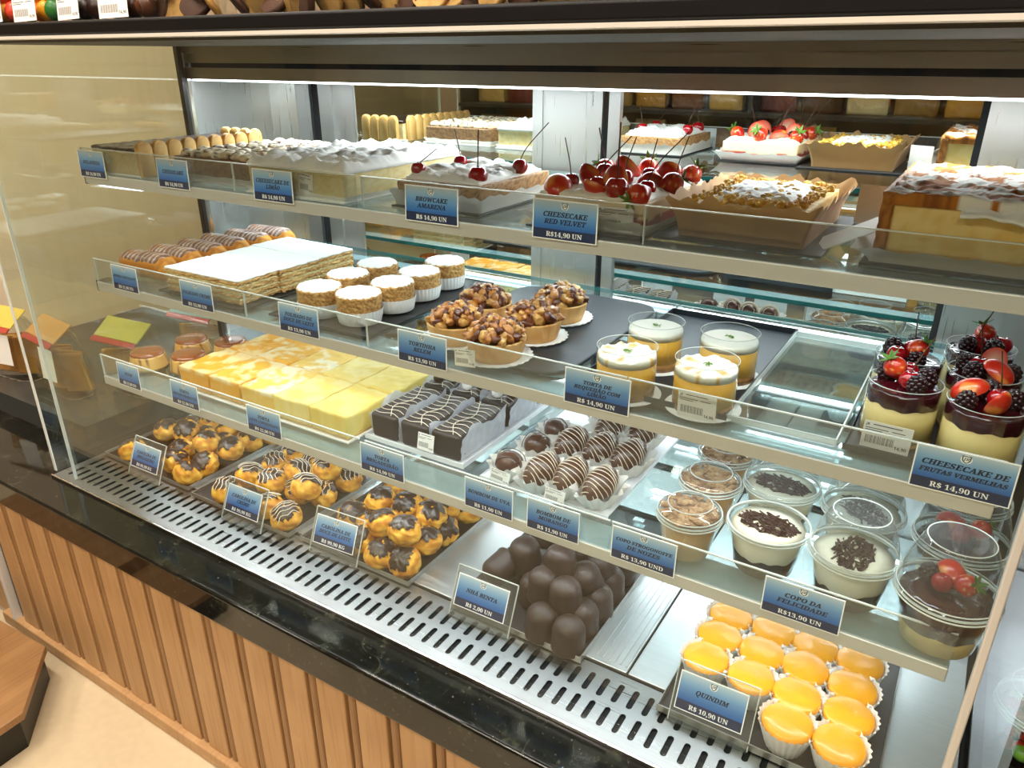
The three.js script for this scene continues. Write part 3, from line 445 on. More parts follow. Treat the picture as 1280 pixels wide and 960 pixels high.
{ // red velvet cheesecake
  const t = thing('berry_cheesecake', 'cheesecake heaped with strawberries and stemmed cherries in white paper', 'cake', [1.112, Y1, -0.305]);
  board(t, 0.17, 0.25);
  part(t, 'cheesecake', paint(rough(0.156, 0.038, 0.224, 0.0012), (x, y, z) => y > 0.018 + 0.006 * nz(x * 40, 0, z * 40) ? lin('#ecd0a6') : crumbCol(lin('#a8392f'), lin('#8d2a26'))(x, y, z)), M.vc, [0, 0.003, 0]);
  part(t, 'cream', whip(0.15, 0.21, 0.008, 21, 40), M.creamPale, [0, 0.038, 0]);
  cherry(t, -0.055, 0.052, 0.055, 0.055, -0.3, -0.2, 1.0); cherry(t, -0.012, 0.052, 0.062, 0.06, 0.5, -0.6); cherry(t, 0.03, 0.054, 0.092, 0.06, 0.1, 0.2, 1.35); cherry(t, 0.008, 0.056, 0.02, 0.05, 0.3, 0.1, 1.1); cherry(t, 0.058, 0.052, 0.06, 0.07, 0.6, -0.3); cherry(t, 0.02, 0.054, -0.04, 0.05, 0.2, 0.1); cherry(t, -0.04, 0.056, -0.02, 0.05, -0.2, 0, 1.2); cherry(t, 0.066, 0.052, -0.02, 0.06, 0.3, 0.2);
  halfBerry(t, -0.058, 0.047, 0.085, 0.4, 0.6, -0.2, 1.35); halfBerry(t, -0.034, 0.056, 0.03, 2.1, 0.4, 0.2, 1.3); halfBerry(t, 0.012, 0.06, 0.055, 2.0, -0.5, 0.1, 1.2); halfBerry(t, 0.05, 0.058, -0.045, 2.2, 0.3, -0.2, 1.2); halfBerry(t, -0.02, 0.058, -0.06, 2.2, 0.2, 0.3, 1.4); halfBerry(t, 0.045, 0.05, 0.02, -0.9, 0.4, 0.6, 1.2); halfBerry(t, 0.03, 0.05, -0.08, 0.7, 2.2, 0, 1.2); halfBerry(t, 0.0, 0.052, 0.085, 2.3, 0.8, 0.3, 1.1);
  strawberry(t, 0.064, 0.05, 0.098, 1.9, 0.4, 1.1); strawberry(t, 0.072, 0.052, 0.015, -0.7, -0.9, 1.1); strawberry(t, -0.06, 0.052, -0.07, 0.6, 0.8, 1.1); strawberry(t, 0.065, 0.05, -0.08, -0.5, -0.4, 1.1); strawberry(t, -0.005, 0.054, -0.095, -0.9, 0.3, 1.1);
  blackberry(t, 0.035, 0.05, -0.005); blackberry(t, -0.02, 0.05, 0.0, 0.9); blackberry(t, 0.05, 0.05, -0.05);
  paperTray(t, 0.158, 0.228, 0.02, 0.016, M.paper, 5);
  part(t, 'sticker', stickerGeo(0.05, 0.03), M.sticker, [0.04, 0.02, 0.1155]);
}
{ // crumble cake
  const t = thing('crumble_cake', 'crumble topped cake dusted with sugar in flared brown baking paper', 'cake', [1.3, Y1, -0.33]);
  board(t, 0.2, 0.26);
  part(t, 'cake', paint(rough(0.142, 0.04, 0.205, 0.0016), crumbCol(lin('#e0c68a'), lin('#caa763'))), M.vc, [0, 0.003, 0]);
  const c = []; for (let k = 0; k < 520; k++) { const x = rr(-0.068, 0.068), z = rr(-0.1, 0.1), e = Math.max(Math.abs(x) / 0.068, Math.abs(z) / 0.1); if (nz(x * 30 + 4, 0, z * 30) > 0.12 && e < 0.75) continue; c.push(new THREE.IcosahedronGeometry(rr(0.0025, 0.0055), 0).scale(rr(0.7, 1.2), rr(0.6, 1), rr(0.7, 1.2)).rotateY(k).translate(x, 0.045 + rr(0, 0.006), z)); }
  stuff(part(t, 'crumble', paint(merged(c), crumbCol(lin('#d9b24e'), lin('#b98524'), 90)), M.vc));
  part(t, 'icing_sugar', whip(0.104, 0.15, 0.009, 31, 36), M.icing, [0, 0.0405, 0]);
  paperTray(t, 0.15, 0.214, 0.05, 0.016, M.kraft, 7);
  part(t, 'board_wing', rbox(0.07, 0.0015, 0.05, 0.0006), M.paperCard, [0.115, 0.018, 0.07], [0.2, 0, 0.5]);
}
{ // tall baked cheesecake
  const t = thing('baked_cheesecake', 'tall yellow baked cheesecake with browned sugared top beside the right end glass', 'cake', [1.54, Y1, -0.35]);
  board(t, 0.2, 0.31);
  part(t, 'filling', paint(rough(0.17, 0.064, 0.278, 0.0006), crumbCol(lin('#f3d68e'), lin('#ebc672'), 70)), M.vc, [0.006, 0.003, 0]);
  part(t, 'crust', paint(slab(0.012, 0.074, 0.284, 4, 14, 50, (v, n) => { v.addScaledVector(n, 0.0022 * fbm(v.x * 140, v.y * 140, v.z * 140)); }), crumbCol(lin('#b9762c'), lin('#8f5218'), 120)), M.vc, [-0.084, 0.003, 0]);
  part(t, 'browned_top', paint(slab(0.178, 0.008, 0.284, 50, 2, 60, (v, n) => { if (v.y > 0.004) v.y += 0.01 * fbm(v.x * 38, 2, v.z * 38) + 0.004; else v.y += 0; }), (x, y, z) => { const a = fbm(x * 30 + 2, 0, z * 30), b = nz(x * 160, 1, z * 160); return a + b * 0.35 > -0.02 ? lin('#f4efe6') : mixc(lin('#b9701f'), lin('#8a4a12'), sstep(-0.2, 0.3, b)); }), M.vcMatt, [0.004, 0.065, 0]);
  part(t, 'sugared_flap', displace(slab(0.1, 0.003, 0.05, 24, 1, 14, (v) => { v.y += 0.006 * nz(v.x * 50, 0, v.z * 50) - (v.z > 0 ? v.z * 0.5 : 0); }), () => { }, true), M.icing, [0.035, 0.071, 0.13]);
  paperTray(t, 0.182, 0.286, 0.02, 0.02, M.paper, 12);
}
single('paper_slip', box(0.04, 0.05, 0.0008), M.paperCard, 'small blank white paper slip between the crumble cake and the baked cheesecake', 'paper slip', [1.418, Y1 + 0.028, -0.42], [-0.2, 0.1, 0]);
single('paper_slip', box(0.14, 0.0008, 0.07), M.paperCard, 'flat white paper sheet poking out under the biscuit cake end of the top shelf', 'paper slip', [0.115, Y1 - 0.0255, -0.2], [0, 0.1, 0]);

// =====================================================================
// MIDDLE SHELF
// =====================================================================
{ // eclairs
  const body = paint(displace(new THREE.CapsuleGeometry(0.0278, 0.09, 10, 28), (v, n) => { v.addScaledVector(n, 0.0026 * fbm(v.x * 60, v.y * 60, v.z * 60)); v.z *= 0.9; }), crumbCol(lin('#dc9430'), lin('#b86e18'), 60)).rotateZ(Math.PI / 2);
  const glazeG = (() => { const pos = [], idx = [], nx = 48, na = 20; for (let i = 0; i <= nx; i++) for (let j = 0; j <= na; j++) { const x = -0.06 + 0.12 * i / nx, e = Math.sqrt(Math.max(0, 1 - (Math.max(0, Math.abs(x) - 0.045) / 0.0285) ** 2)), wd = (1.12 + 0.35 * nz(x * 70, 2, j > na / 2 ? 5 : 9)) * (0.35 + 0.65 * sstep(0.06, 0.045, Math.abs(x))), a = wd * (2 * j / na - 1), k = j === 0 || j === na || i === 0 || i === nx ? 0.0272 : 0.0287 + 0.0006 * Math.sin(x * 420 + a * 5); pos.push(x, Math.cos(a) * k * e, Math.sin(a) * k * e * 0.92); } for (let i = 0; i < nx; i++) for (let j = 0; j < na; j++) { const a = i * (na + 1) + j, b = a + na + 1; idx.push(a, a + 1, b, b, a + 1, b + 1); } const q = new THREE.BufferGeometry(); q.setAttribute('position', new THREE.Float32BufferAttribute(pos, 3)); q.setIndex(idx); q.computeVertexNormals(); return paint(q, (x, y, z) => Math.sin(x * 520 + z * 240 + 2 * nz(x * 60, 0, z * 60)) > 0.55 ? lin('#c4a99c') : lin('#7d5a50')); })();
  let proto; [[0.088, -0.222, 0.1], [0.092, -0.284, 0.06], [0.098, -0.345, 0.03], [0.096, -0.407, 0.06], [0.1, -0.47, 0.03], [0.108, -0.53, 0.08]].forEach(([x, z, a], k) => {
    const pos = [x, Y2 + 0.0255, z];
    if (!proto) { proto = thing('eclair', 'golden eclair with mauve chocolate glaze in the row by the end glass', 'pastry', pos, a, 'eclairs'); part(proto, 'shell', body, M.vc); part(proto, 'glaze', glazeG, M.vcGloss); } else copy(proto, pos, a);
  });
}
{ // mille-feuille
  let proto; const lay = (w, h, d, s, amp) => slab(w, h, d, 44, 3, 30, (v, n) => { v.x += amp * nz(v.z * 160 + s, v.y * 400, s) * (Math.abs(v.x) > w * 0.45 ? 1 : 0); v.z += amp * nz(v.x * 160 + s, v.y * 400, s + 2) * (Math.abs(v.z) > d * 0.45 ? 1 : 0); v.y += 0.0016 * nz(v.x * 120, s, v.z * 120); });
  [[0.318, -0.225], [0.322, -0.328], [0.32, -0.43]].forEach(([x, z], k) => {
    const pos = [x, Y2 + 0.0045, z];
    if (!proto) {
      proto = thing('mille_feuille', 'sugar topped layered pastry slice with flaky edges and cream', 'pastry', pos, 0.02, 'layered pastry slices');
      for (let j = 0; j < 4; j++) part(proto, 'pastry_layer', paint(lay(0.205, 0.0062, 0.1, j * 3, 0.006), crumbCol(lin('#e0b877'), lin('#b47f3c'), 130)), M.vc, [0, j * 0.0118, 0]);
      for (let j = 0; j < 3; j++) part(proto, 'cream_layer', paint(lay(0.202, 0.0062, 0.098, 20 + j, 0.004), crumbCol(lin('#efdda6'), lin('#e6cd8e'), 90)), M.vc, [0, 0.006 + j * 0.0118, 0]);
      part(proto, 'icing_top', slab(0.205, 0.004, 0.1, 30, 1, 20, (v) => { v.y += 0.0012 * nz(v.x * 60, 1, v.z * 60); v.x += 0.002 * nz(v.z * 120, 0, 4); }), M.icing, [0, 0.0418, 0]);
    } else copy(proto, pos, 0.02 - k * 0.03);
  });
}
tray('serving_board', 'dark board under the sugar topped layered pastry slices', 0.2, 0.44, -0.5, -0.165, Y2, M.trayDark, 0.004);
tray('serving_board', 'dark board under the sugared crumb cakes in white cups', 0.5, 0.73, -0.55, -0.175, Y2, M.trayDark, 0.004);
{ // sugared crumb cakes
  let proto; [[0.582, -0.222], [0.668, -0.228], [0.566, -0.312], [0.672, -0.312], [0.56, -0.4], [0.667, -0.395], [0.662, -0.482]].forEach(([x, z], k) => {
    const pos = [x, Y2 + 0.0045, z];
    if (!proto) {
      proto = thing('crumb_cake', 'round crumb coated cake with white sugared top in a white fluted cup', 'cake', pos, 0, 'sugared crumb cakes');
      part(proto, 'paper_cup', fluted([[0.032, 0.0005], [0.036, 0.001], [0.0385, 0.013], [0.0402, 0.025]], 34, 0.0009), M.doily);
      part(proto, 'cake', paint(displace(lathe([[0, 0.002], [0.034, 0.002], ...Array.from({ length: 22 }, (_, i) => [0.0345 + 0.005 * i / 21, 0.003 + 0.046 * i / 21]), [0.037, 0.05], [0, 0.051]], 96), (v, n) => v.addScaledVector(n, 0.0034 * fbm(v.x * 190, v.y * 190, v.z * 190))), crumbCol(lin('#d3a564'), lin('#9d6d33'), 300)), M.vc);
      part(proto, 'sugar_top', displace(lathe([[0, 0.0545], [0.03, 0.0543], [0.0365, 0.053], [0.039, 0.05], [0.0385, 0.0485]], 64), (v, n) => { const r = Math.hypot(v.x, v.z), a = Math.atan2(v.z, v.x); if (r > 0.03) { const q = 0.97 + 0.1 * nz(Math.cos(a) * 5, Math.sin(a) * 5, 1); v.x *= q; v.z *= q; } v.y += 0.0008 * nz(v.x * 90, 0, v.z * 90); }), M.icing);
    } else copy(proto, pos, k * 1.1);
  });
}
{ // nut tarts
  const plate = thing('tart_tray', 'wide dark round cornered tray under the nut tarts', 'tray', [0.94, Y2, -0.38]);
  { const s = new THREE.Shape(), w = 0.14, d = 0.19, r = 0.05; s.moveTo(-w + r, -d); s.lineTo(w - r, -d); s.quadraticCurveTo(w, -d, w, -d + r); s.lineTo(w, d - r); s.quadraticCurveTo(w, d, w - r, d); s.lineTo(-w + r, d); s.quadraticCurveTo(-w, d, -w, d - r); s.lineTo(-w, -d + r); s.quadraticCurveTo(-w, -d, -w + r, -d); const g = new THREE.ExtrudeGeometry(s, { depth: 0.003, bevelEnabled: true, bevelSize: 0.003, bevelThickness: 0.002, bevelSegments: 3 }); g.rotateX(-Math.PI / 2); part(plate, 'plate', uvm(g), M.trayGrey, [0, 0.0022, 0]); }
  const nut = [0, 1, 2].map(k => paint(displace(new THREE.IcosahedronGeometry(0.0076, 2), (v, n) => { v.addScaledVector(n, 0.0062 * fbm(v.x * 170 + k * 7, v.y * 170, v.z * 170)); v.x *= 1.3; v.y *= 0.8; }), crumbCol(lin(['#c08038', '#6a3212', '#d9a962'][k]), lin(['#8a4d1c', '#3a180a', '#b07a34'][k]), 160)));
  let proto; const L = 'round nut topped tart in a pale pastry shell on a white doily';
  [[0.868, -0.232], [0.962, -0.205], [0.852, -0.34], [0.966, -0.31], [0.958, -0.415]].forEach(([x, z], k) => {
    const pos = [x, Y2 + 0.0075, z];
    if (!proto) {
      proto = thing('nut_tart', L, 'tart', pos, 0, 'nut tarts');
      part(proto, 'doily', fluted([[0.0, 0.0006], [0.04, 0.0006], [0.052, 0.001], [0.056, 0.004]], 26, 0.0016), M.doily);
      part(proto, 'pastry_shell', paint(displace(lathe([[0, 0.001], [0.038, 0.001], [0.0425, 0.014], [0.046, 0.03], [0.0455, 0.0325], [0.0425, 0.0325], [0.041, 0.024], [0, 0.024]], 60), (v, n) => v.addScaledVector(n, 0.0006 * fbm(v.x * 90, v.y * 90, v.z * 90))), crumbCol(lin('#e0b070'), lin('#cf9650'), 60)), M.vc);
      for (let j = 0; j < 58; j++) { const q = Math.sqrt((j + 0.5) / 58), a = j * 2.4, hgt = 0.035 + 0.02 * (1 - q * q) + rr(-0.003, 0.003); const m = part(proto, 'nut', nut[j % 3], M.vcGloss, [Math.cos(a) * q * 0.04, hgt, Math.sin(a) * q * 0.04], [rr(0, 6), rr(0, 6), rr(0, 6)]); m.scale.setScalar(rr(0.75, 1.2)); }
    } else copy(proto, pos, k * 1.7);
  });
  single('price_sticker', stickerGeo(0.034, 0.026), M.sticker, 'small white printed sticker lying against the front nut tart', 'sticker', [0.945, Y2 + 0.02, -0.1475], [-0.05, 0.1, 0.05]);
}
tray('serving_tray', 'dark grey tray under the custard cakes in clear collars', 1.108, 1.322, -0.56, -0.178, Y2, M.trayGrey, 0.012);
{ // custard cakes in clear collars
  const smooth = (s) => displace(lathe([[0, 0.0585], [0.03, 0.058], [0.0385, 0.0575], [0.0395, 0.055], [0.0395, 0.047], [0, 0.047]], 60), (v) => { if (v.y > 0.055) v.y += s * fbm(v.x * 75, 1, v.z * 75); });
  const protos = {};
  [[1.178, -0.195, 'rough'], [1.284, -0.205, 'rough'], [1.172, -0.312, 'smooth'], [1.278, -0.322, 'smooth']].forEach(([x, z, kind], k) => {
    const pos = [x, Y2 + 0.003, z];
    if (protos[kind]) { copy(protos[kind], pos, k); return; }
    const t = protos[kind] = thing('custard_cake', kind === 'rough' ? 'custard cake with ruffled browned cream in a clear collar' : 'custard cake with smooth white cream top in a clear collar', 'cake', pos, 0, kind === 'rough' ? 'ruffled custard cakes' : 'smooth custard cakes');
    part(t, 'paper_disc', lathe([[0, 0.0012], [0.049, 0.0012], [0.0495, 0.0006], [0.049, 0]], 48), M.paperCard);
    part(t, 'biscuit_base', paint(lathe([[0, 0.001], [0.0395, 0.001], [0.0395, 0.012], [0, 0.012]], 48), crumbCol(lin('#b07a3c'), lin('#8c5a26'), 200)), M.vc);
    part(t, 'custard', lathe([[0, 0.012], [0.0395, 0.012], [0.0395, 0.047], [0, 0.047]], 48), M.custard);
    part(t, 'cream_top', paint(smooth(kind === 'rough' ? 0.009 : 0.0006), (x, y, z) => kind === 'rough' && nz(x * 55 + 3, 0, z * 55) > 0.25 ? lin('#e2b25c') : lin('#f7f2e2')), M.vc);
    part(t, 'collar', lathe([[0.0405, 0.001], [0.0405, 0.068]], 56), M.cupClear); part(t, 'collar_edge', new THREE.TorusGeometry(0.0405, 0.0005, 5, 56).rotateX(Math.PI / 2), M.edge, [0, 0.068, 0]);
    const zs = []; for (let j = 0; j < 12; j++) zs.push(box(0.004, 0.0008, 0.0012).rotateY(j * 1.3).translate(rr(-0.006, 0.006), 0.0605 + rr(0, 0.001), rr(-0.004, 0.004))); stuff(part(t, 'lime_zest', merged(zs), M.zest));
  });
  single('price_sticker', stickerGeo(0.05, 0.034), M.sticker, 'white printed sticker on the collar of a ruffled custard cake', 'sticker', [1.29, Y2 + 0.022, -0.1605], [0, -0.05, 0.02]);
}
{ // empty clear tray
  const t = thing('clear_tray', 'empty clear plastic tray between the custard cakes and the berry cheesecakes', 'tray', [1.388, Y2, -0.37]);
  part(t, 'base', bxx(-0.064, 0.064, 0.0004, 0.0014, -0.185, 0.185), M.acrylic); part(t, 'rim', merged([bxx(-0.065, 0.065, 0.0014, 0.01, 0.184, 0.186), bxx(-0.065, 0.065, 0.0014, 0.01, -0.186, -0.184), bxx(-0.066, -0.064, 0.0014, 0.01, -0.185, 0.185), bxx(0.064, 0.066, 0.0014, 0.01, -0.185, 0.185)]), M.edge);
}
tray('serving_tray', 'dark tray under the berry cheesecakes beside the right end', 1.462, 1.618, -0.5, -0.185, Y2, M.trayDark, 0.008);
{ // berry cheesecakes
  const mk = (pos, k) => {
    const t = thing('berry_jelly_cheesecake', 'small cheesecake with dark berry jelly and whole fruit in a clear collar', 'cake', pos, k * 1.25, 'berry jelly cheesecakes');
    part(t, 'biscuit_base', lathe([[0, 0.001], [0.039, 0.001], [0.039, 0.008], [0, 0.008]], 48), M.crumbs);
    part(t, 'cheesecake', lathe([[0, 0.008], [0.039, 0.008], [0.039, 0.052], [0, 0.053]], 48), M.cheese);
    part(t, 'jelly', displace(lathe([[0, 0.069], [0.02, 0.069], [0.036, 0.068], [0.0392, 0.065], [0.0392, 0.05], [0.037, 0.0485], [0, 0.049]], 56), (v, n) => { v.y += 0.0022 * nz(v.x * 70 + k, 0, v.z * 70) * (v.y < 0.055 ? 2 : 1); }), M.jelly);
    part(t, 'collar', lathe([[0.0402, 0.001], [0.0402, 0.074]], 56), M.cupClear); part(t, 'collar_edge', new THREE.TorusGeometry(0.0402, 0.0005, 5, 56).rotateX(Math.PI / 2), M.edge, [0, 0.074, 0]);
    const a = k * 0.9;
    cherry(t, 0.004, 0.078, 0.008, 0.05, 0.3 - 0.2 * (k % 3), -0.2, 1.05); blackberry(t, 0.02, 0.077, -0.008, 1.1); blackberry(t, 0.013, 0.078, 0.02, 1); blackberry(t, -0.022, 0.076, -0.014, 1);
    if (k % 2) { halfBerry(t, -0.016, 0.082, 0.012, 1.9, 0.5, 0.3, 1.0); halfBerry(t, 0.0, 0.08, -0.02, -0.5, 0.3, 0.3, 1.1); } else { strawberry(t, -0.013, 0.084, -0.006, 0.3, 0.5, 0.95); cherry(t, 0.0, 0.077, -0.024, 0); }
  };
  [[1.508, -0.245], [1.592, -0.228], [1.502, -0.342], [1.586, -0.325], [1.578, -0.425]].forEach(([x, z], k) => mk([x, Y2 + 0.0025, z], k));
  single('price_sticker', stickerGeo(0.052, 0.034), M.sticker, 'white printed sticker stuck on the collar of a berry jelly cheesecake', 'sticker', [1.503, Y2 + 0.02, -0.199], [0.03, 0.03, -0.03]);
}

// =====================================================================
// LOWEST SHELF
// =====================================================================
{ // flans
  let proto; [[0.03, -0.2], [0.118, -0.238], [0.04, -0.305], [0.128, -0.342]].forEach(([x, z], k) => {
    const pos = [x + 0.025, Y3 + 0.001, z];
    if (!proto) {
      proto = thing('flan', 'small caramel topped flan next to the end glass', 'flan', pos, 0, 'flans');
      part(proto, 'flan', paint(displace(lathe([[0, 0.001], [0.041, 0.001], [0.0405, 0.006], [0.036, 0.026], [0.034, 0.034], [0, 0.034]], 48), (v, n) => v.addScaledVector(n, 0.0006 * fbm(v.x * 80, v.y * 80, v.z * 80))), (x, y, z) => nz(x * 170, y * 170, z * 170) > 0.42 ? lin('#6e3a14') : mixc(lin('#e2b465'), lin('#d59d4a'), sstep(-0.2, 0.3, nz(x * 60, y * 60, z * 60)))), M.vcGloss);
      part(proto, 'caramel', displace(lathe([[0, 0.0385], [0.026, 0.038], [0.0335, 0.0365], [0.0352, 0.033], [0.035, 0.031]], 48), (v) => { const a = Math.atan2(v.z, v.x); if (v.y < 0.034) v.y -= 0.005 * Math.max(0, nz(Math.cos(a) * 3, Math.sin(a) * 3, 2)); }), phys(0x8a4413, 0.12, { clearcoat: 0.8, clearcoatRoughness: 0.08 }));
    } else copy(proto, pos, k);
  });
}
tray('serving_board', 'pale board under the yellow mousse cake slices', 0.205, 0.678, -0.425, -0.16, Y3, M.paperCard, 0.003);
{ // yellow mousse cakes
  const tones = [['#eda522', '#f5d694'], ['#efae30', '#f5dca4'], ['#f0c45c', '#f7e8c2'], ['#eecf6c', '#f3df95'], ['#edd06a', '#f2db84']];
  for (let r = 0; r < 2; r++) for (let c = 0; c < 5; c++) {
    const s = r * 5 + c, [a, b] = tones[c].map(lin), w = 0.0905, d = 0.12;
    const t = thing('mousse_slice', c < 3 ? 'orange yellow mousse cake slice with white marbled top' : 'pale yellow cream cake slice with smooth top', 'cake', [0.258 + c * 0.0925 + rr(-0.002, 0.002), Y3 + 0.0025, -0.228 - r * 0.1255], rr(-0.03, 0.03), c < 3 ? 'marbled mousse slices' : 'pale cream slices');
    part(t, 'mousse', paint(slab(w, 0.04, d, 30, 8, 36, (v, n) => { v.addScaledVector(n, 0.0012 * fbm(v.x * 70 + s, v.y * 70, v.z * 70)); if (v.y > 0.03) { v.y += 0.005 * fbm(v.x * 26 + s * 3, 1, v.z * 26); } }), (x, y, z) => { const q = fbm(x * 22 + s * 2 + z * 10, 0.5, z * 26 - x * 16); return y > 0.034 && c < 3 ? mixc(a, b, sstep(-0.12, 0.16, q)) : mixc(a, b, c < 3 ? 0.15 * sstep(0, 0.3, nz(x * 90, y * 90, z * 90)) : sstep(-0.2, 0.3, q) * 0.8); }), M.vc, [0, 0.004, 0]);
    part(t, 'sponge_base', paint(slab(w, 0.006, d, 12, 1, 12, () => { }), crumbCol(lin('#dcb768'), lin('#c79a48'))), M.vc);
  }
}
tray('serving_tray', 'shiny white tray under the chocolate loaf cakes', 0.688, 0.9, -0.505, -0.196, Y3, M.trayWhite, 0.01);
{ // chocolate loaf cakes
  const loafG = displace(new RoundedBoxGeometry(0.057, 0.046, 0.142, 6, 0.006).translate(0, 0.023, 0), (v, n) => { v.addScaledVector(n, 0.0012 * fbm(v.x * 70, v.y * 70, v.z * 70)); if (v.y > 0.03) { v.x *= 1.04; } });
  const lines = (() => { const l = []; for (let k = 0; k < 9; k++) { const z = -0.06 + k * 0.015; l.push(tube([[-0.028, 0.0462, z], [-0.01, 0.0475, z + 0.004], [0.01, 0.0475, z - 0.003], [0.028, 0.0462, z + 0.003]], 0.0007, 10, 5)); } l.push(tube([[-0.02, 0.0475, -0.066], [0.004, 0.048, -0.01], [-0.008, 0.048, 0.03], [0.014, 0.0475, 0.066]], 0.0008, 16, 5)); return merged(l); })();
  const wrapG = (s) => { const pos = [], idx = [], n = 40, m = 16; for (let j = 0; j <= n; j++) for (let i = 0; i <= m; i++) { const z = -0.068 + 0.136 * j / n, q = i / m, top = 0.05 + 0.01 * nz(z * 40 + s, 0, s) + 0.008 * Math.sin(z * 60 + s); pos.push(0.0305 + 0.003 * nz(z * 60, q * 3, s) + 0.004 * q * q, 0.002 + (top - 0.002) * q, z); } for (let j = 0; j < n; j++) for (let i = 0; i < m; i++) { const a = j * (m + 1) + i, b = a + m + 1; idx.push(a, b, a + 1, b, b + 1, a + 1); } const g = new THREE.BufferGeometry(); g.setAttribute('position', new THREE.Float32BufferAttribute(pos, 3)); g.setIndex(idx); g.computeVertexNormals(); return g; };
  const wrapMat = phys(0xeef1f8, 0.3, { transmission: 0.45, thickness: 0 });
  for (let r = 0; r < 2; r++) for (let c = 0; c < 3; c++) {
    const t = thing('chocolate_loaf', r ? 'dark chocolate loaf cake topped with chocolate balls at the back of the white tray' : 'dark chocolate loaf cake with thin drizzle at the front of the white tray', 'cake', [0.724 + c * 0.067, Y3 + 0.003, -0.276 - r * 0.15], 0, r ? 'back row of chocolate loaves' : 'front row of chocolate loaves');
    part(t, 'loaf', loafG, M.chocLoaf); part(t, 'drizzle', lines, M.drizzle); part(t, 'wrapper', wrapG(c * 3 + r), wrapMat); part(t, 'wrapper', wrapG(c * 5 + r + 2), wrapMat, [0, 0, 0], [0, Math.PI, 0]);
    if (r) { part(t, 'chocolate_ball', new THREE.SphereGeometry(0.0105, 20, 14), [M.choc, M.white, M.white][c], [-0.006, 0.0555, 0.05]); part(t, 'chocolate_ball', new THREE.SphereGeometry(0.0105, 20, 14), [M.white, M.choc, M.choc][c], [0.012, 0.0555, 0.032]); }
  }
  single('price_sticker', stickerGeo(0.034, 0.03), M.sticker, 'white printed sticker at the foot of the front chocolate loaf cakes', 'sticker', [0.826, Y3 + 0.03, -0.194], [-0.2, 0, 0]);
}
tray('serving_tray', 'flat white paper tray under the striped bonbons', 0.94, 1.165, -0.5, -0.19, Y3, M.trayWhite, 0.004);
{ // bonbons
  const wrapCup = (() => { const g = fluted([[0.012, 0.0008], [0.02, 0.001], [0.025, 0.01], [0.03, 0.02], [0.034, 0.028]], 11, 0.0042, 66); return displace(g, (v) => { v.y += 0.005 * nz(v.x * 60, 1, v.z * 60) * sstep(0.01, 0.03, v.y); }, true); })();
  const body = displace(new THREE.SphereGeometry(0.021, 30, 22), (v) => { v.z *= 1.55; const k = 1 - 0.22 * sstep(0, 0.033, v.z); v.x *= k; v.y *= k; });
  const stripe = (() => { const l = []; for (let j = 0; j < 10; j++) { const z = -0.026 + j * 0.0058, k = (1 - 0.22 * sstep(0, 0.033, z)), r = 0.0213 * Math.sqrt(Math.max(0, 1 - (z / 0.0326) ** 2)) * k; const p = []; for (let i = 0; i <= 12; i++) { const a = -0.3 + (Math.PI + 0.6) * i / 12; p.push([Math.cos(a) * r, Math.sin(a) * r, z + 0.0016 * Math.sin(a * 2 + j)]); } l.push(tube(p, 0.00065, 20, 5)); } return merged(l); })();
  const ball = displace(new THREE.SphereGeometry(0.0215, 28, 20), (v) => { v.y *= 0.95; v.x *= 1.08; });
  const swirl = (() => { const l = []; for (let j = 0; j < 4; j++) { const p = []; for (let i = 0; i <= 12; i++) { const a = i / 12 * Math.PI, r = 0.0222 - j * 0.0012; p.push([Math.cos(a) * r * 1.08, Math.sin(a) * r * 0.95, -0.012 + j * 0.008]); } l.push(tube(p, 0.0007, 18, 5)); } return merged(l); })();
  let pr, ps;
  [[0.98, -0.214], [0.986, -0.292], [0.987, -0.358]].forEach(([x, z], k) => { const pos = [x, Y3 + 0.0028, z]; if (!pr) { pr = thing('grape_bonbon', 'round shiny chocolate bonbon with dark stripes in crimped white paper', 'bonbon', pos, 0.3, 'round bonbons'); part(pr, 'paper_cup', wrapCup, M.paper); const b = part(pr, 'chocolate', ball, M.chocMilk, [0, 0.0235, 0]); part(b, 'stripes', swirl, M.choc); } else copy(pr, pos, k * 1.3); });
  [[1.04, -0.212], [1.036, -0.318], [1.086, -0.222], [1.087, -0.325], [1.066, -0.41], [1.137, -0.22], [1.136, -0.327], [1.122, -0.425], [1.04, -0.465]].forEach(([x, z], k) => { const pos = [x, Y3 + 0.0028, z]; if (!ps) { ps = thing('strawberry_bonbon', 'long chocolate bonbon with thin cream stripes in crimped white paper', 'bonbon', pos, -0.35, 'striped long bonbons'); ps.scale.setScalar(1.12); const c = part(ps, 'paper_cup', wrapCup, M.paper); c.scale.z = 1.25; const b = part(ps, 'chocolate', body, M.chocMilk, [0, 0.0265, 0], [0.35, 0, 0]); part(b, 'stripes', stripe, M.drizzle); } else copy(ps, pos, -0.35 + 0.12 * (k % 3) - 0.1); });
  single('price_sticker', stickerGeo(0.036, 0.02), M.sticker, 'small white sticker on the paper of the front round bonbon', 'sticker', [0.985, Y3 + 0.022, -0.177], [-0.2, 0, -0.1]); single('price_sticker', stickerGeo(0.034, 0.022), M.sticker, 'small white sticker between the front striped bonbons', 'sticker', [1.088, Y3 + 0.024, -0.168], [-0.2, 0, -0.05]);
}
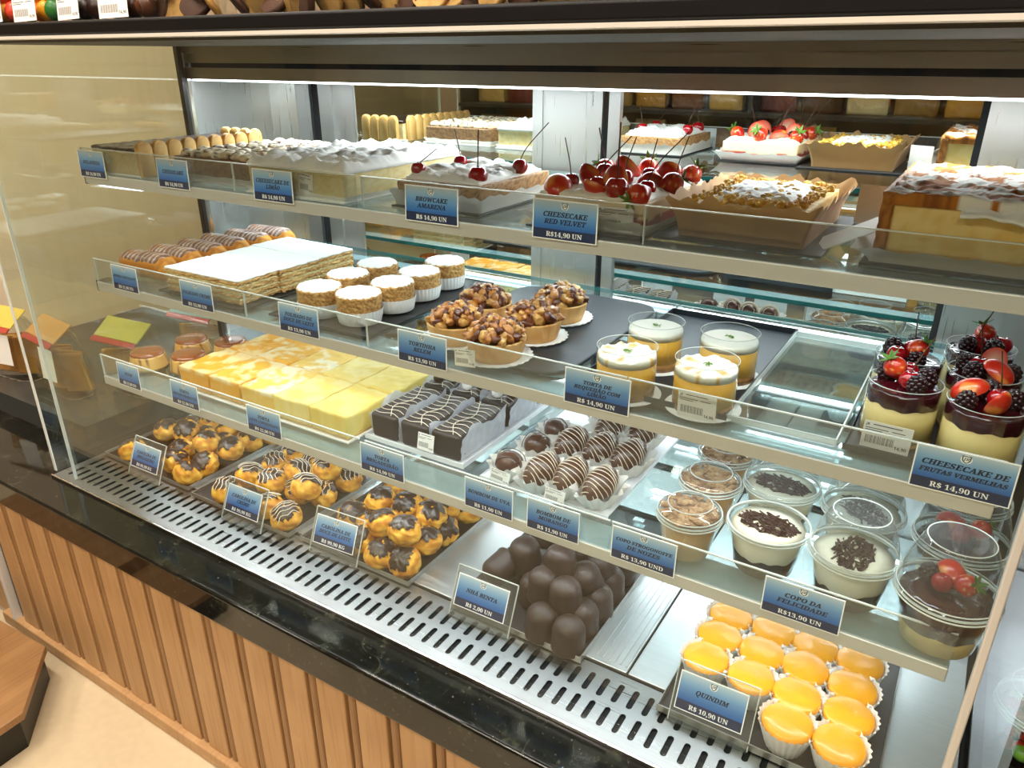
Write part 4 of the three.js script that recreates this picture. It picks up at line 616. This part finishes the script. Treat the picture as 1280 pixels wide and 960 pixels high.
// dessert cups
function cupShell(t, r, h) {
  part(t, 'cup', lathe([[0, 0.001], [r * 0.7, 0.001], [r * 0.74, 0.004], [r * 0.97, h - 0.003], [r, h]], 56), M.cupClear);
  part(t, 'rim', merged([new THREE.TorusGeometry(r * 1.01, 0.0016, 8, 64).rotateX(Math.PI / 2).translate(0, h, 0), new THREE.TorusGeometry(r * 1.03, 0.0011, 6, 64).rotateX(Math.PI / 2).translate(0, h - 0.004, 0)]), M.edge);
}
function dome(t, r, h, dh, k = 0.62) {
  const p = [[r * 1.04, h + 0.001], [r * 1.0, h + 0.005]]; for (let i = 0; i <= 8; i++) { const a = i / 8; p.push([r * (0.97 - (0.97 - k) * a ** 1.6), h + 0.006 + (dh - 0.008) * a]); } p.push([r * k * 0.96, h + dh], [r * k * 0.5, h + dh - 0.0006], [0, h + dh - 0.001]);
  const l = part(t, 'dome_lid', lathe(p, 60), M.lidClear); part(l, 'lid_edge', merged([new THREE.TorusGeometry(r * k * 0.96, 0.0007, 6, 56).rotateX(Math.PI / 2).translate(0, h + dh, 0), new THREE.TorusGeometry(r * 1.0, 0.0008, 6, 64).rotateX(Math.PI / 2).translate(0, h + 0.005, 0)]), M.edge);
}
const fillG = (r, h0, h1, amp, s) => displace(lathe([[0, h0], [r * (0.73 + 0.24 * h0 / 0.07), h0], [r * (0.73 + 0.23 * h1 / 0.07), h1], [r * 0.6, h1 + amp * 0.5], [r * 0.3, h1 + amp], [0, h1 + amp]], 56), (v) => { if (v.y > h1 - 0.001) v.y += amp * fbm(v.x * 60 + s, 0, v.z * 60); });
{ // walnut cups
  let proto; const chips = (() => { const c = []; for (let k = 0; k < 110; k++) { const q = Math.sqrt((k + 0.5) / 110) * 0.038, a = k * 2.4; c.push(new THREE.IcosahedronGeometry(rr(0.003, 0.0065), 0).scale(1.2, 0.6, 1).rotateZ(rr(-0.6, 0.6)).rotateY(k).translate(Math.cos(a) * q, 0.059 + rr(0, 0.007), Math.sin(a) * q)); } return paint(merged(c), crumbCol(lin('#d9ab78'), lin('#a9713f'), 70)); })();
  [[1.291, -0.176], [1.288, -0.272], [1.284, -0.366]].forEach(([x, z], k) => {
    const pos = [x, Y3 + 0.001, z];
    if (!proto) { proto = thing('walnut_cup', 'clear dessert cup of caramel cream with chopped nuts and a low lid', 'dessert cup', pos, 0, 'walnut dessert cups'); cupShell(proto, 0.043, 0.06); dome(proto, 0.043, 0.06, 0.016, 0.72); part(proto, 'caramel_cream', fillG(0.0418, 0.002, 0.054, 0.002, 2), std(0xd8ab74, 0.5)); stuff(part(proto, 'chopped_nuts', chips, M.vc)); } else copy(proto, pos, k);
  });
}
{ // chocolate flake cups
  const flakes = (() => { const c = []; for (let k = 0; k < 190; k++) { const a = rr(0, 6.28), q = Math.sqrt(rnd()); c.push(box(rr(0.005, 0.015), 0.001, rr(0.0015, 0.004)).rotateZ(rr(-0.5, 0.5)).rotateX(rr(-0.6, 0.6)).rotateY(rr(-0.9, 0.5)).translate(Math.cos(a) * q * 0.036, 0.0635 + rr(0, 0.007) * (1 - q), Math.sin(a) * q * 0.023)); } return merged(c); })();
  let pf, pd; const mk = (pos, d) => {
    const t = thing('flake_cup', d ? 'clear dessert cup with white cream and chocolate flakes under a tall dome lid' : 'clear open dessert cup of white cream heaped with chocolate flakes', 'dessert cup', pos, 0, d ? 'domed flake cups' : 'open flake cups'); cupShell(t, 0.0515, 0.066);
    part(t, 'chocolate_layer', displace(fillG(0.0516, 0.002, 0.027, 0.001, 4), v => { v.y += 0.012 * nz(Math.cos(Math.atan2(v.z, v.x)) * 2.2, Math.sin(Math.atan2(v.z, v.x)) * 2.2, 4) * sstep(0.012, 0.024, v.y); }, true), M.choc); part(t, 'cream', fillG(0.0504, 0.012, 0.061, 0.002, 6), M.cream); part(t, 'chocolate_flakes', flakes, M.flake).userData.kind = 'stuff';
    if (d) dome(t, 0.0515, 0.066, 0.056, 0.66); return t;
  };
  [[1.39, -0.2, 0], [1.38, -0.31, 1], [1.496, -0.192, 1], [1.49, -0.3, 1], [1.487, -0.405, 1]].forEach(([x, z, d], k) => { const pos = [x, Y3 + 0.001, z]; if (d && pd) copy(pd, pos, k * 0.8); else if (d) pd = mk(pos, 1); else pf = mk(pos, 0); });
}
{ // tall domed fruit cups
  [[1.6, -0.165], [1.606, -0.285], [1.606, -0.405]].forEach(([x, z], k) => {
    const t = thing('berry_cup', 'clear dessert cup of cream and dark berry jelly with fruit under a tall dome', 'dessert cup', [x, Y3 + 0.001, z], k * 0.7, 'domed berry cups'); cupShell(t, 0.054, 0.068); dome(t, 0.054, 0.068, 0.07, 0.66);
    part(t, 'cream', fillG(0.052, 0.002, 0.03, 0.004, k + 8), M.cheese); part(t, 'berry_jelly', displace(fillG(0.0525, 0.026, 0.062, 0.004, 3 + k), v => { if (v.y < 0.03) v.y += 0.008 * nz(Math.atan2(v.z, v.x) * 1.5, k, 2); }, true), M.jelly);
    cherry(t, -0.008, 0.08, 0.006, 0); strawberry(t, 0.014, 0.086, 0.008, 0.6, -0.7, 0.9); halfBerry(t, 0.0, 0.077, -0.02, 0.4, 0.5, 0.2, 1.1); blackberry(t, -0.022, 0.077, -0.012);
  });
}

// =====================================================================
// GOODS AROUND THE CASE
// =====================================================================
function pillow(w, h, d, s) {      // filled film bag standing on its base
  return displace(new THREE.BoxGeometry(w, h, d, 22, 22, 10).translate(0, h / 2, 0), (v) => { const ty = v.y / h, k = Math.sin(Math.PI * Math.min(1, 0.22 + 0.78 * ty)) ** 0.7, q = 1 - (2 * v.x / w) ** 4 * 0.5; v.z *= (0.12 + 0.88 * k) * q; v.x *= 1 - 0.06 * (1 - k); v.z += 0.005 * nz(v.x * 60 + s, v.y * 60, s) * (v.z > 0 ? 1 : -1); v.x += 0.003 * nz(v.y * 70, s, v.z * 40); });
}
const bagG = [1, 2, 3].map(s => pillow(0.16, 0.17, 0.09, s)), bagS = [4, 5].map(s => pillow(0.11, 0.15, 0.06, s));
const biscG = paint(displace(new THREE.CylinderGeometry(0.03, 0.03, 0.012, 24, 2), (v, n) => v.addScaledVector(n, 0.0016 * fbm(v.x * 90, v.y * 90, v.z * 90))), crumbCol(lin('#dcb36a'), lin('#b98642'), 90)), darkBisc = std(0x4a2a18, 0.7);
const breadG = paint(displace(new RoundedBoxGeometry(0.075, 0.1, 0.014, 3, 0.005), (v, n) => v.addScaledVector(n, 0.0012 * fbm(v.x * 90, v.y * 90, v.z * 90))), crumbCol(lin('#d9a85c'), lin('#b98038'), 110));
const LY = 1.3637;
// biscuit bags along the top ledge
for (let k = 0; k < 8; k++) {
  const x = 0.56 + k * 0.15, t = thing('biscuit_bag', 'clear bag of mixed light and dark biscuits on the black top ledge', 'bag', [x, LY, -0.055 - 0.01 * (k % 2)], rr(-0.12, 0.12), 'biscuit bags on the ledge');
  for (let j = 0; j < 20; j++) { const b = part(t, 'biscuit', biscG, (k * 5 + j * 7) % 5 < 2 ? darkBisc : M.vc, [-0.058 + (j % 5) * 0.029, 0.019 + Math.floor(j / 5) * 0.032, rr(0.0, 0.014)], [Math.PI / 2 + rr(-0.8, 0.8), rr(-0.6, 0.6), rr(-0.6, 0.6)]); b.scale.setScalar(0.74); }
  part(t, 'film', bagG[k % 3], M.film); if (k % 3 === 0) part(t, 'sticker', stickerGeo(0.05, 0.04), M.sticker, [0.03, 0.045, 0.047], [-0.1, 0, 0.1]);
}
// sweet bags at the left end of the ledge
[['bag of red and blue wrapped sweets', [0xd2452f, 0x2d6f9c, 0xe8a23a]], ['bag of green and orange wrapped sweets', [0x2f7a35, 0xf07d17, 0xf3a51e]], ['bag of dark chocolate sweets', [0x2a1610, 0x3d2116, 0x231009]], ['bag of brown toffees', [0x5a3018, 0x7a4a22, 0x3a1d10]]].forEach(([n, cs], k) => {
  const t = thing('sweet_bag', `clear ${n} with white label on the black ledge`, 'bag', [0.12 + k * 0.112, LY, -0.045], rr(-0.2, 0.2), 'sweet bags on the ledge'), ms = cs.map(c => std(c, 0.35));
  for (let j = 0; j < 16; j++) part(t, 'sweet', new THREE.SphereGeometry(0.0165, 14, 10), ms[j % 3], [-0.036 + (j % 4) * 0.024 + rr(-0.004, 0.004), 0.02 + Math.floor(j / 4) * 0.027, rr(-0.004, 0.012)]);
  part(t, 'film', bagS[k % 2], M.film); part(t, 'label', stickerGeo(0.05, 0.036), M.sticker, [0.01 - 0.01 * (k % 2), 0.022, 0.0345], [-0.15, 0.1, 0.06]);
});
// toast bags on a dark side shelf beyond the left end glass
{
  const sh = thing('side_shelf', 'low dark glossy shelf unit beyond the left end of the case', 'shelf unit', [0, 0, 0]);
  part(sh, 'body', bxx(-0.78, -0.08, 0.4925, 0.55, -0.72, -0.1), M.darkGloss);
  [[-0.52, -0.19, 0.1, 0xcdb04a, 'yellow'], [-0.31, -0.2, -0.1, 0xb98a52, 'ochre'], [-0.155, -0.29, 0.1, 0xaaa24a, 'olive'], [-0.16, -0.5, 0.1, 0x86a9b0, 'blue']].forEach(([x, z, a, c, n], k) => {
    const t = thing('toast_bag', `clear bag of toasted bread slices with a ${n} header label beyond the left end glass`, 'bag', [x, 0.551, z], a, 'toast bags');
    for (let j = 0; j < 4; j++) part(t, 'toast', breadG, M.vc, [-0.045 + j * 0.03, 0.058, rr(-0.01, 0.01)], [rr(-0.1, 0.1), 0.5 + rr(-0.2, 0.2), rr(-0.1, 0.1)]);
    part(t, 'film', bagG[k % 3], M.film); part(t, 'header_label', rbox(0.15, 0.004, 0.06, 0.0015), std(c, 0.5), [0, 0.166, 0.016], [0.62, 0, 0]); part(t, 'header_stripe', rbox(0.151, 0.004, 0.014, 0.001), std(0xa8382a, 0.5), [0, 0.1445, 0.0475], [0.75, 0, 0]); if (k < 2) part(t, 'label', stickerGeo(0.06, 0.08), M.paperCard, [0.03, 0.09, 0.048], [-0.05, 0.1, 0]);
  });
}
// low step unit at the left
{
  const t = thing('low_plinth', 'low black plinth with a brown wooden top at the left foot of the counter', 'plinth'); const P = [[-0.7, 0.15], [-0.05, 0.118], [0.1, 0.245], [0.105, 0.42], [-0.7, 0.7]];
  part(t, 'body', prism(P.map(p => [p[0] - 0.012, p[1] + 0.004]), 0.078), M.black, [0, 0.001, 0]); part(t, 'top', prism(P, 0.014, 0.002), M.stepWood, [0, 0.082, 0]); part(t, 'upper_step', bxx(-0.7, -0.12, 0.0985, 0.14, 0.2, 0.6), M.stepWood);
}
// neighbouring chiller at the right edge
{
  const t = thing('neighbour_chiller', 'black framed chiller standing against the right end of the counter', 'chiller', [0, 0, 0]);
  part(t, 'frame', merged([bxx(1.99, 2.03, 0, 1.2, -0.05, 0.0), bxx(1.99, 2.03, 0, 1.2, -0.7, -0.65)]), M.black); part(t, 'side', bxx(2.03, 2.06, 0, 1.2, -0.7, 0), M.dark);
}
{
  const t = thing('salad_pot', 'clear pot of red and green salad standing on granite past the right end glass', 'pot', [1.737, 0.4925, -0.265]); cupShell(t, 0.05, 0.075);
  const bits = []; for (let k = 0; k < 70; k++) { const a = rr(0, 6.28), q = Math.sqrt(rnd()) * 0.036; bits.push(paint(new THREE.IcosahedronGeometry(rr(0.006, 0.011), 1).translate(Math.cos(a) * q, rr(0.012, 0.075), Math.sin(a) * q), () => lin(['#b8321e', '#5f8a2c', '#d98a2a', '#8a1f18'][k % 4]))); } stuff(part(t, 'salad', merged(bits), M.vcGloss)); dome(t, 0.05, 0.075, 0.03, 0.8);
}
// goods rack across the aisle, seen in the mirrored doors
{
  const t = thing('goods_rack', 'brown wooden goods rack across the aisle with stocked shelves', 'rack', [0.4, 0, 2.0]);
  part(t, 'back', bxx(-1.8, 1.8, 0, 1.9, 0.4, 0.43), M.batten); for (const y of [0.35, 0.7, 1.05, 1.4]) part(t, 'rack_shelf', bxx(-1.8, 1.8, y - 0.02, y, 0, 0.4), M.dark); for (const x of [-1.8, 0, 1.78]) part(t, 'upright', bxx(x, x + 0.02, 0, 1.9, 0.02, 0.4), M.dark);
  const cols = [0xb8863a, 0x7a4a22, 0xd0a860, 0x6e2a20, 0x4f3520, 0xc8b48a, 0x8a6a3a].map(c => phys(c, 0.25, { clearcoat: 0.5 })); let k = 0;
  for (const y of [0.7, 1.05, 1.4]) for (let j = 0; j < 16; j++) { const c = k++ % 7; single('goods_pouch', bagG[k % 3], cols[c], `${['golden', 'brown', 'tan', 'dark red', 'dark brown', 'cream', 'olive brown'][c]} pouch on the goods rack across the aisle`, 'pouch', [-1.27 + j * 0.215 + (j > 7 ? 0.06 : 0), y + 0.002, 2.2], [0, Math.PI + rr(-0.08, 0.08), 0], 'pouches on the goods rack').scale.set(rr(1.1, 1.22), rr(1.4, 1.75), 1.2); }
}

scene.traverse(o => { if (o.isMesh) { o.castShadow = true; o.receiveShadow = true; } });
renderer.render(scene, camera);
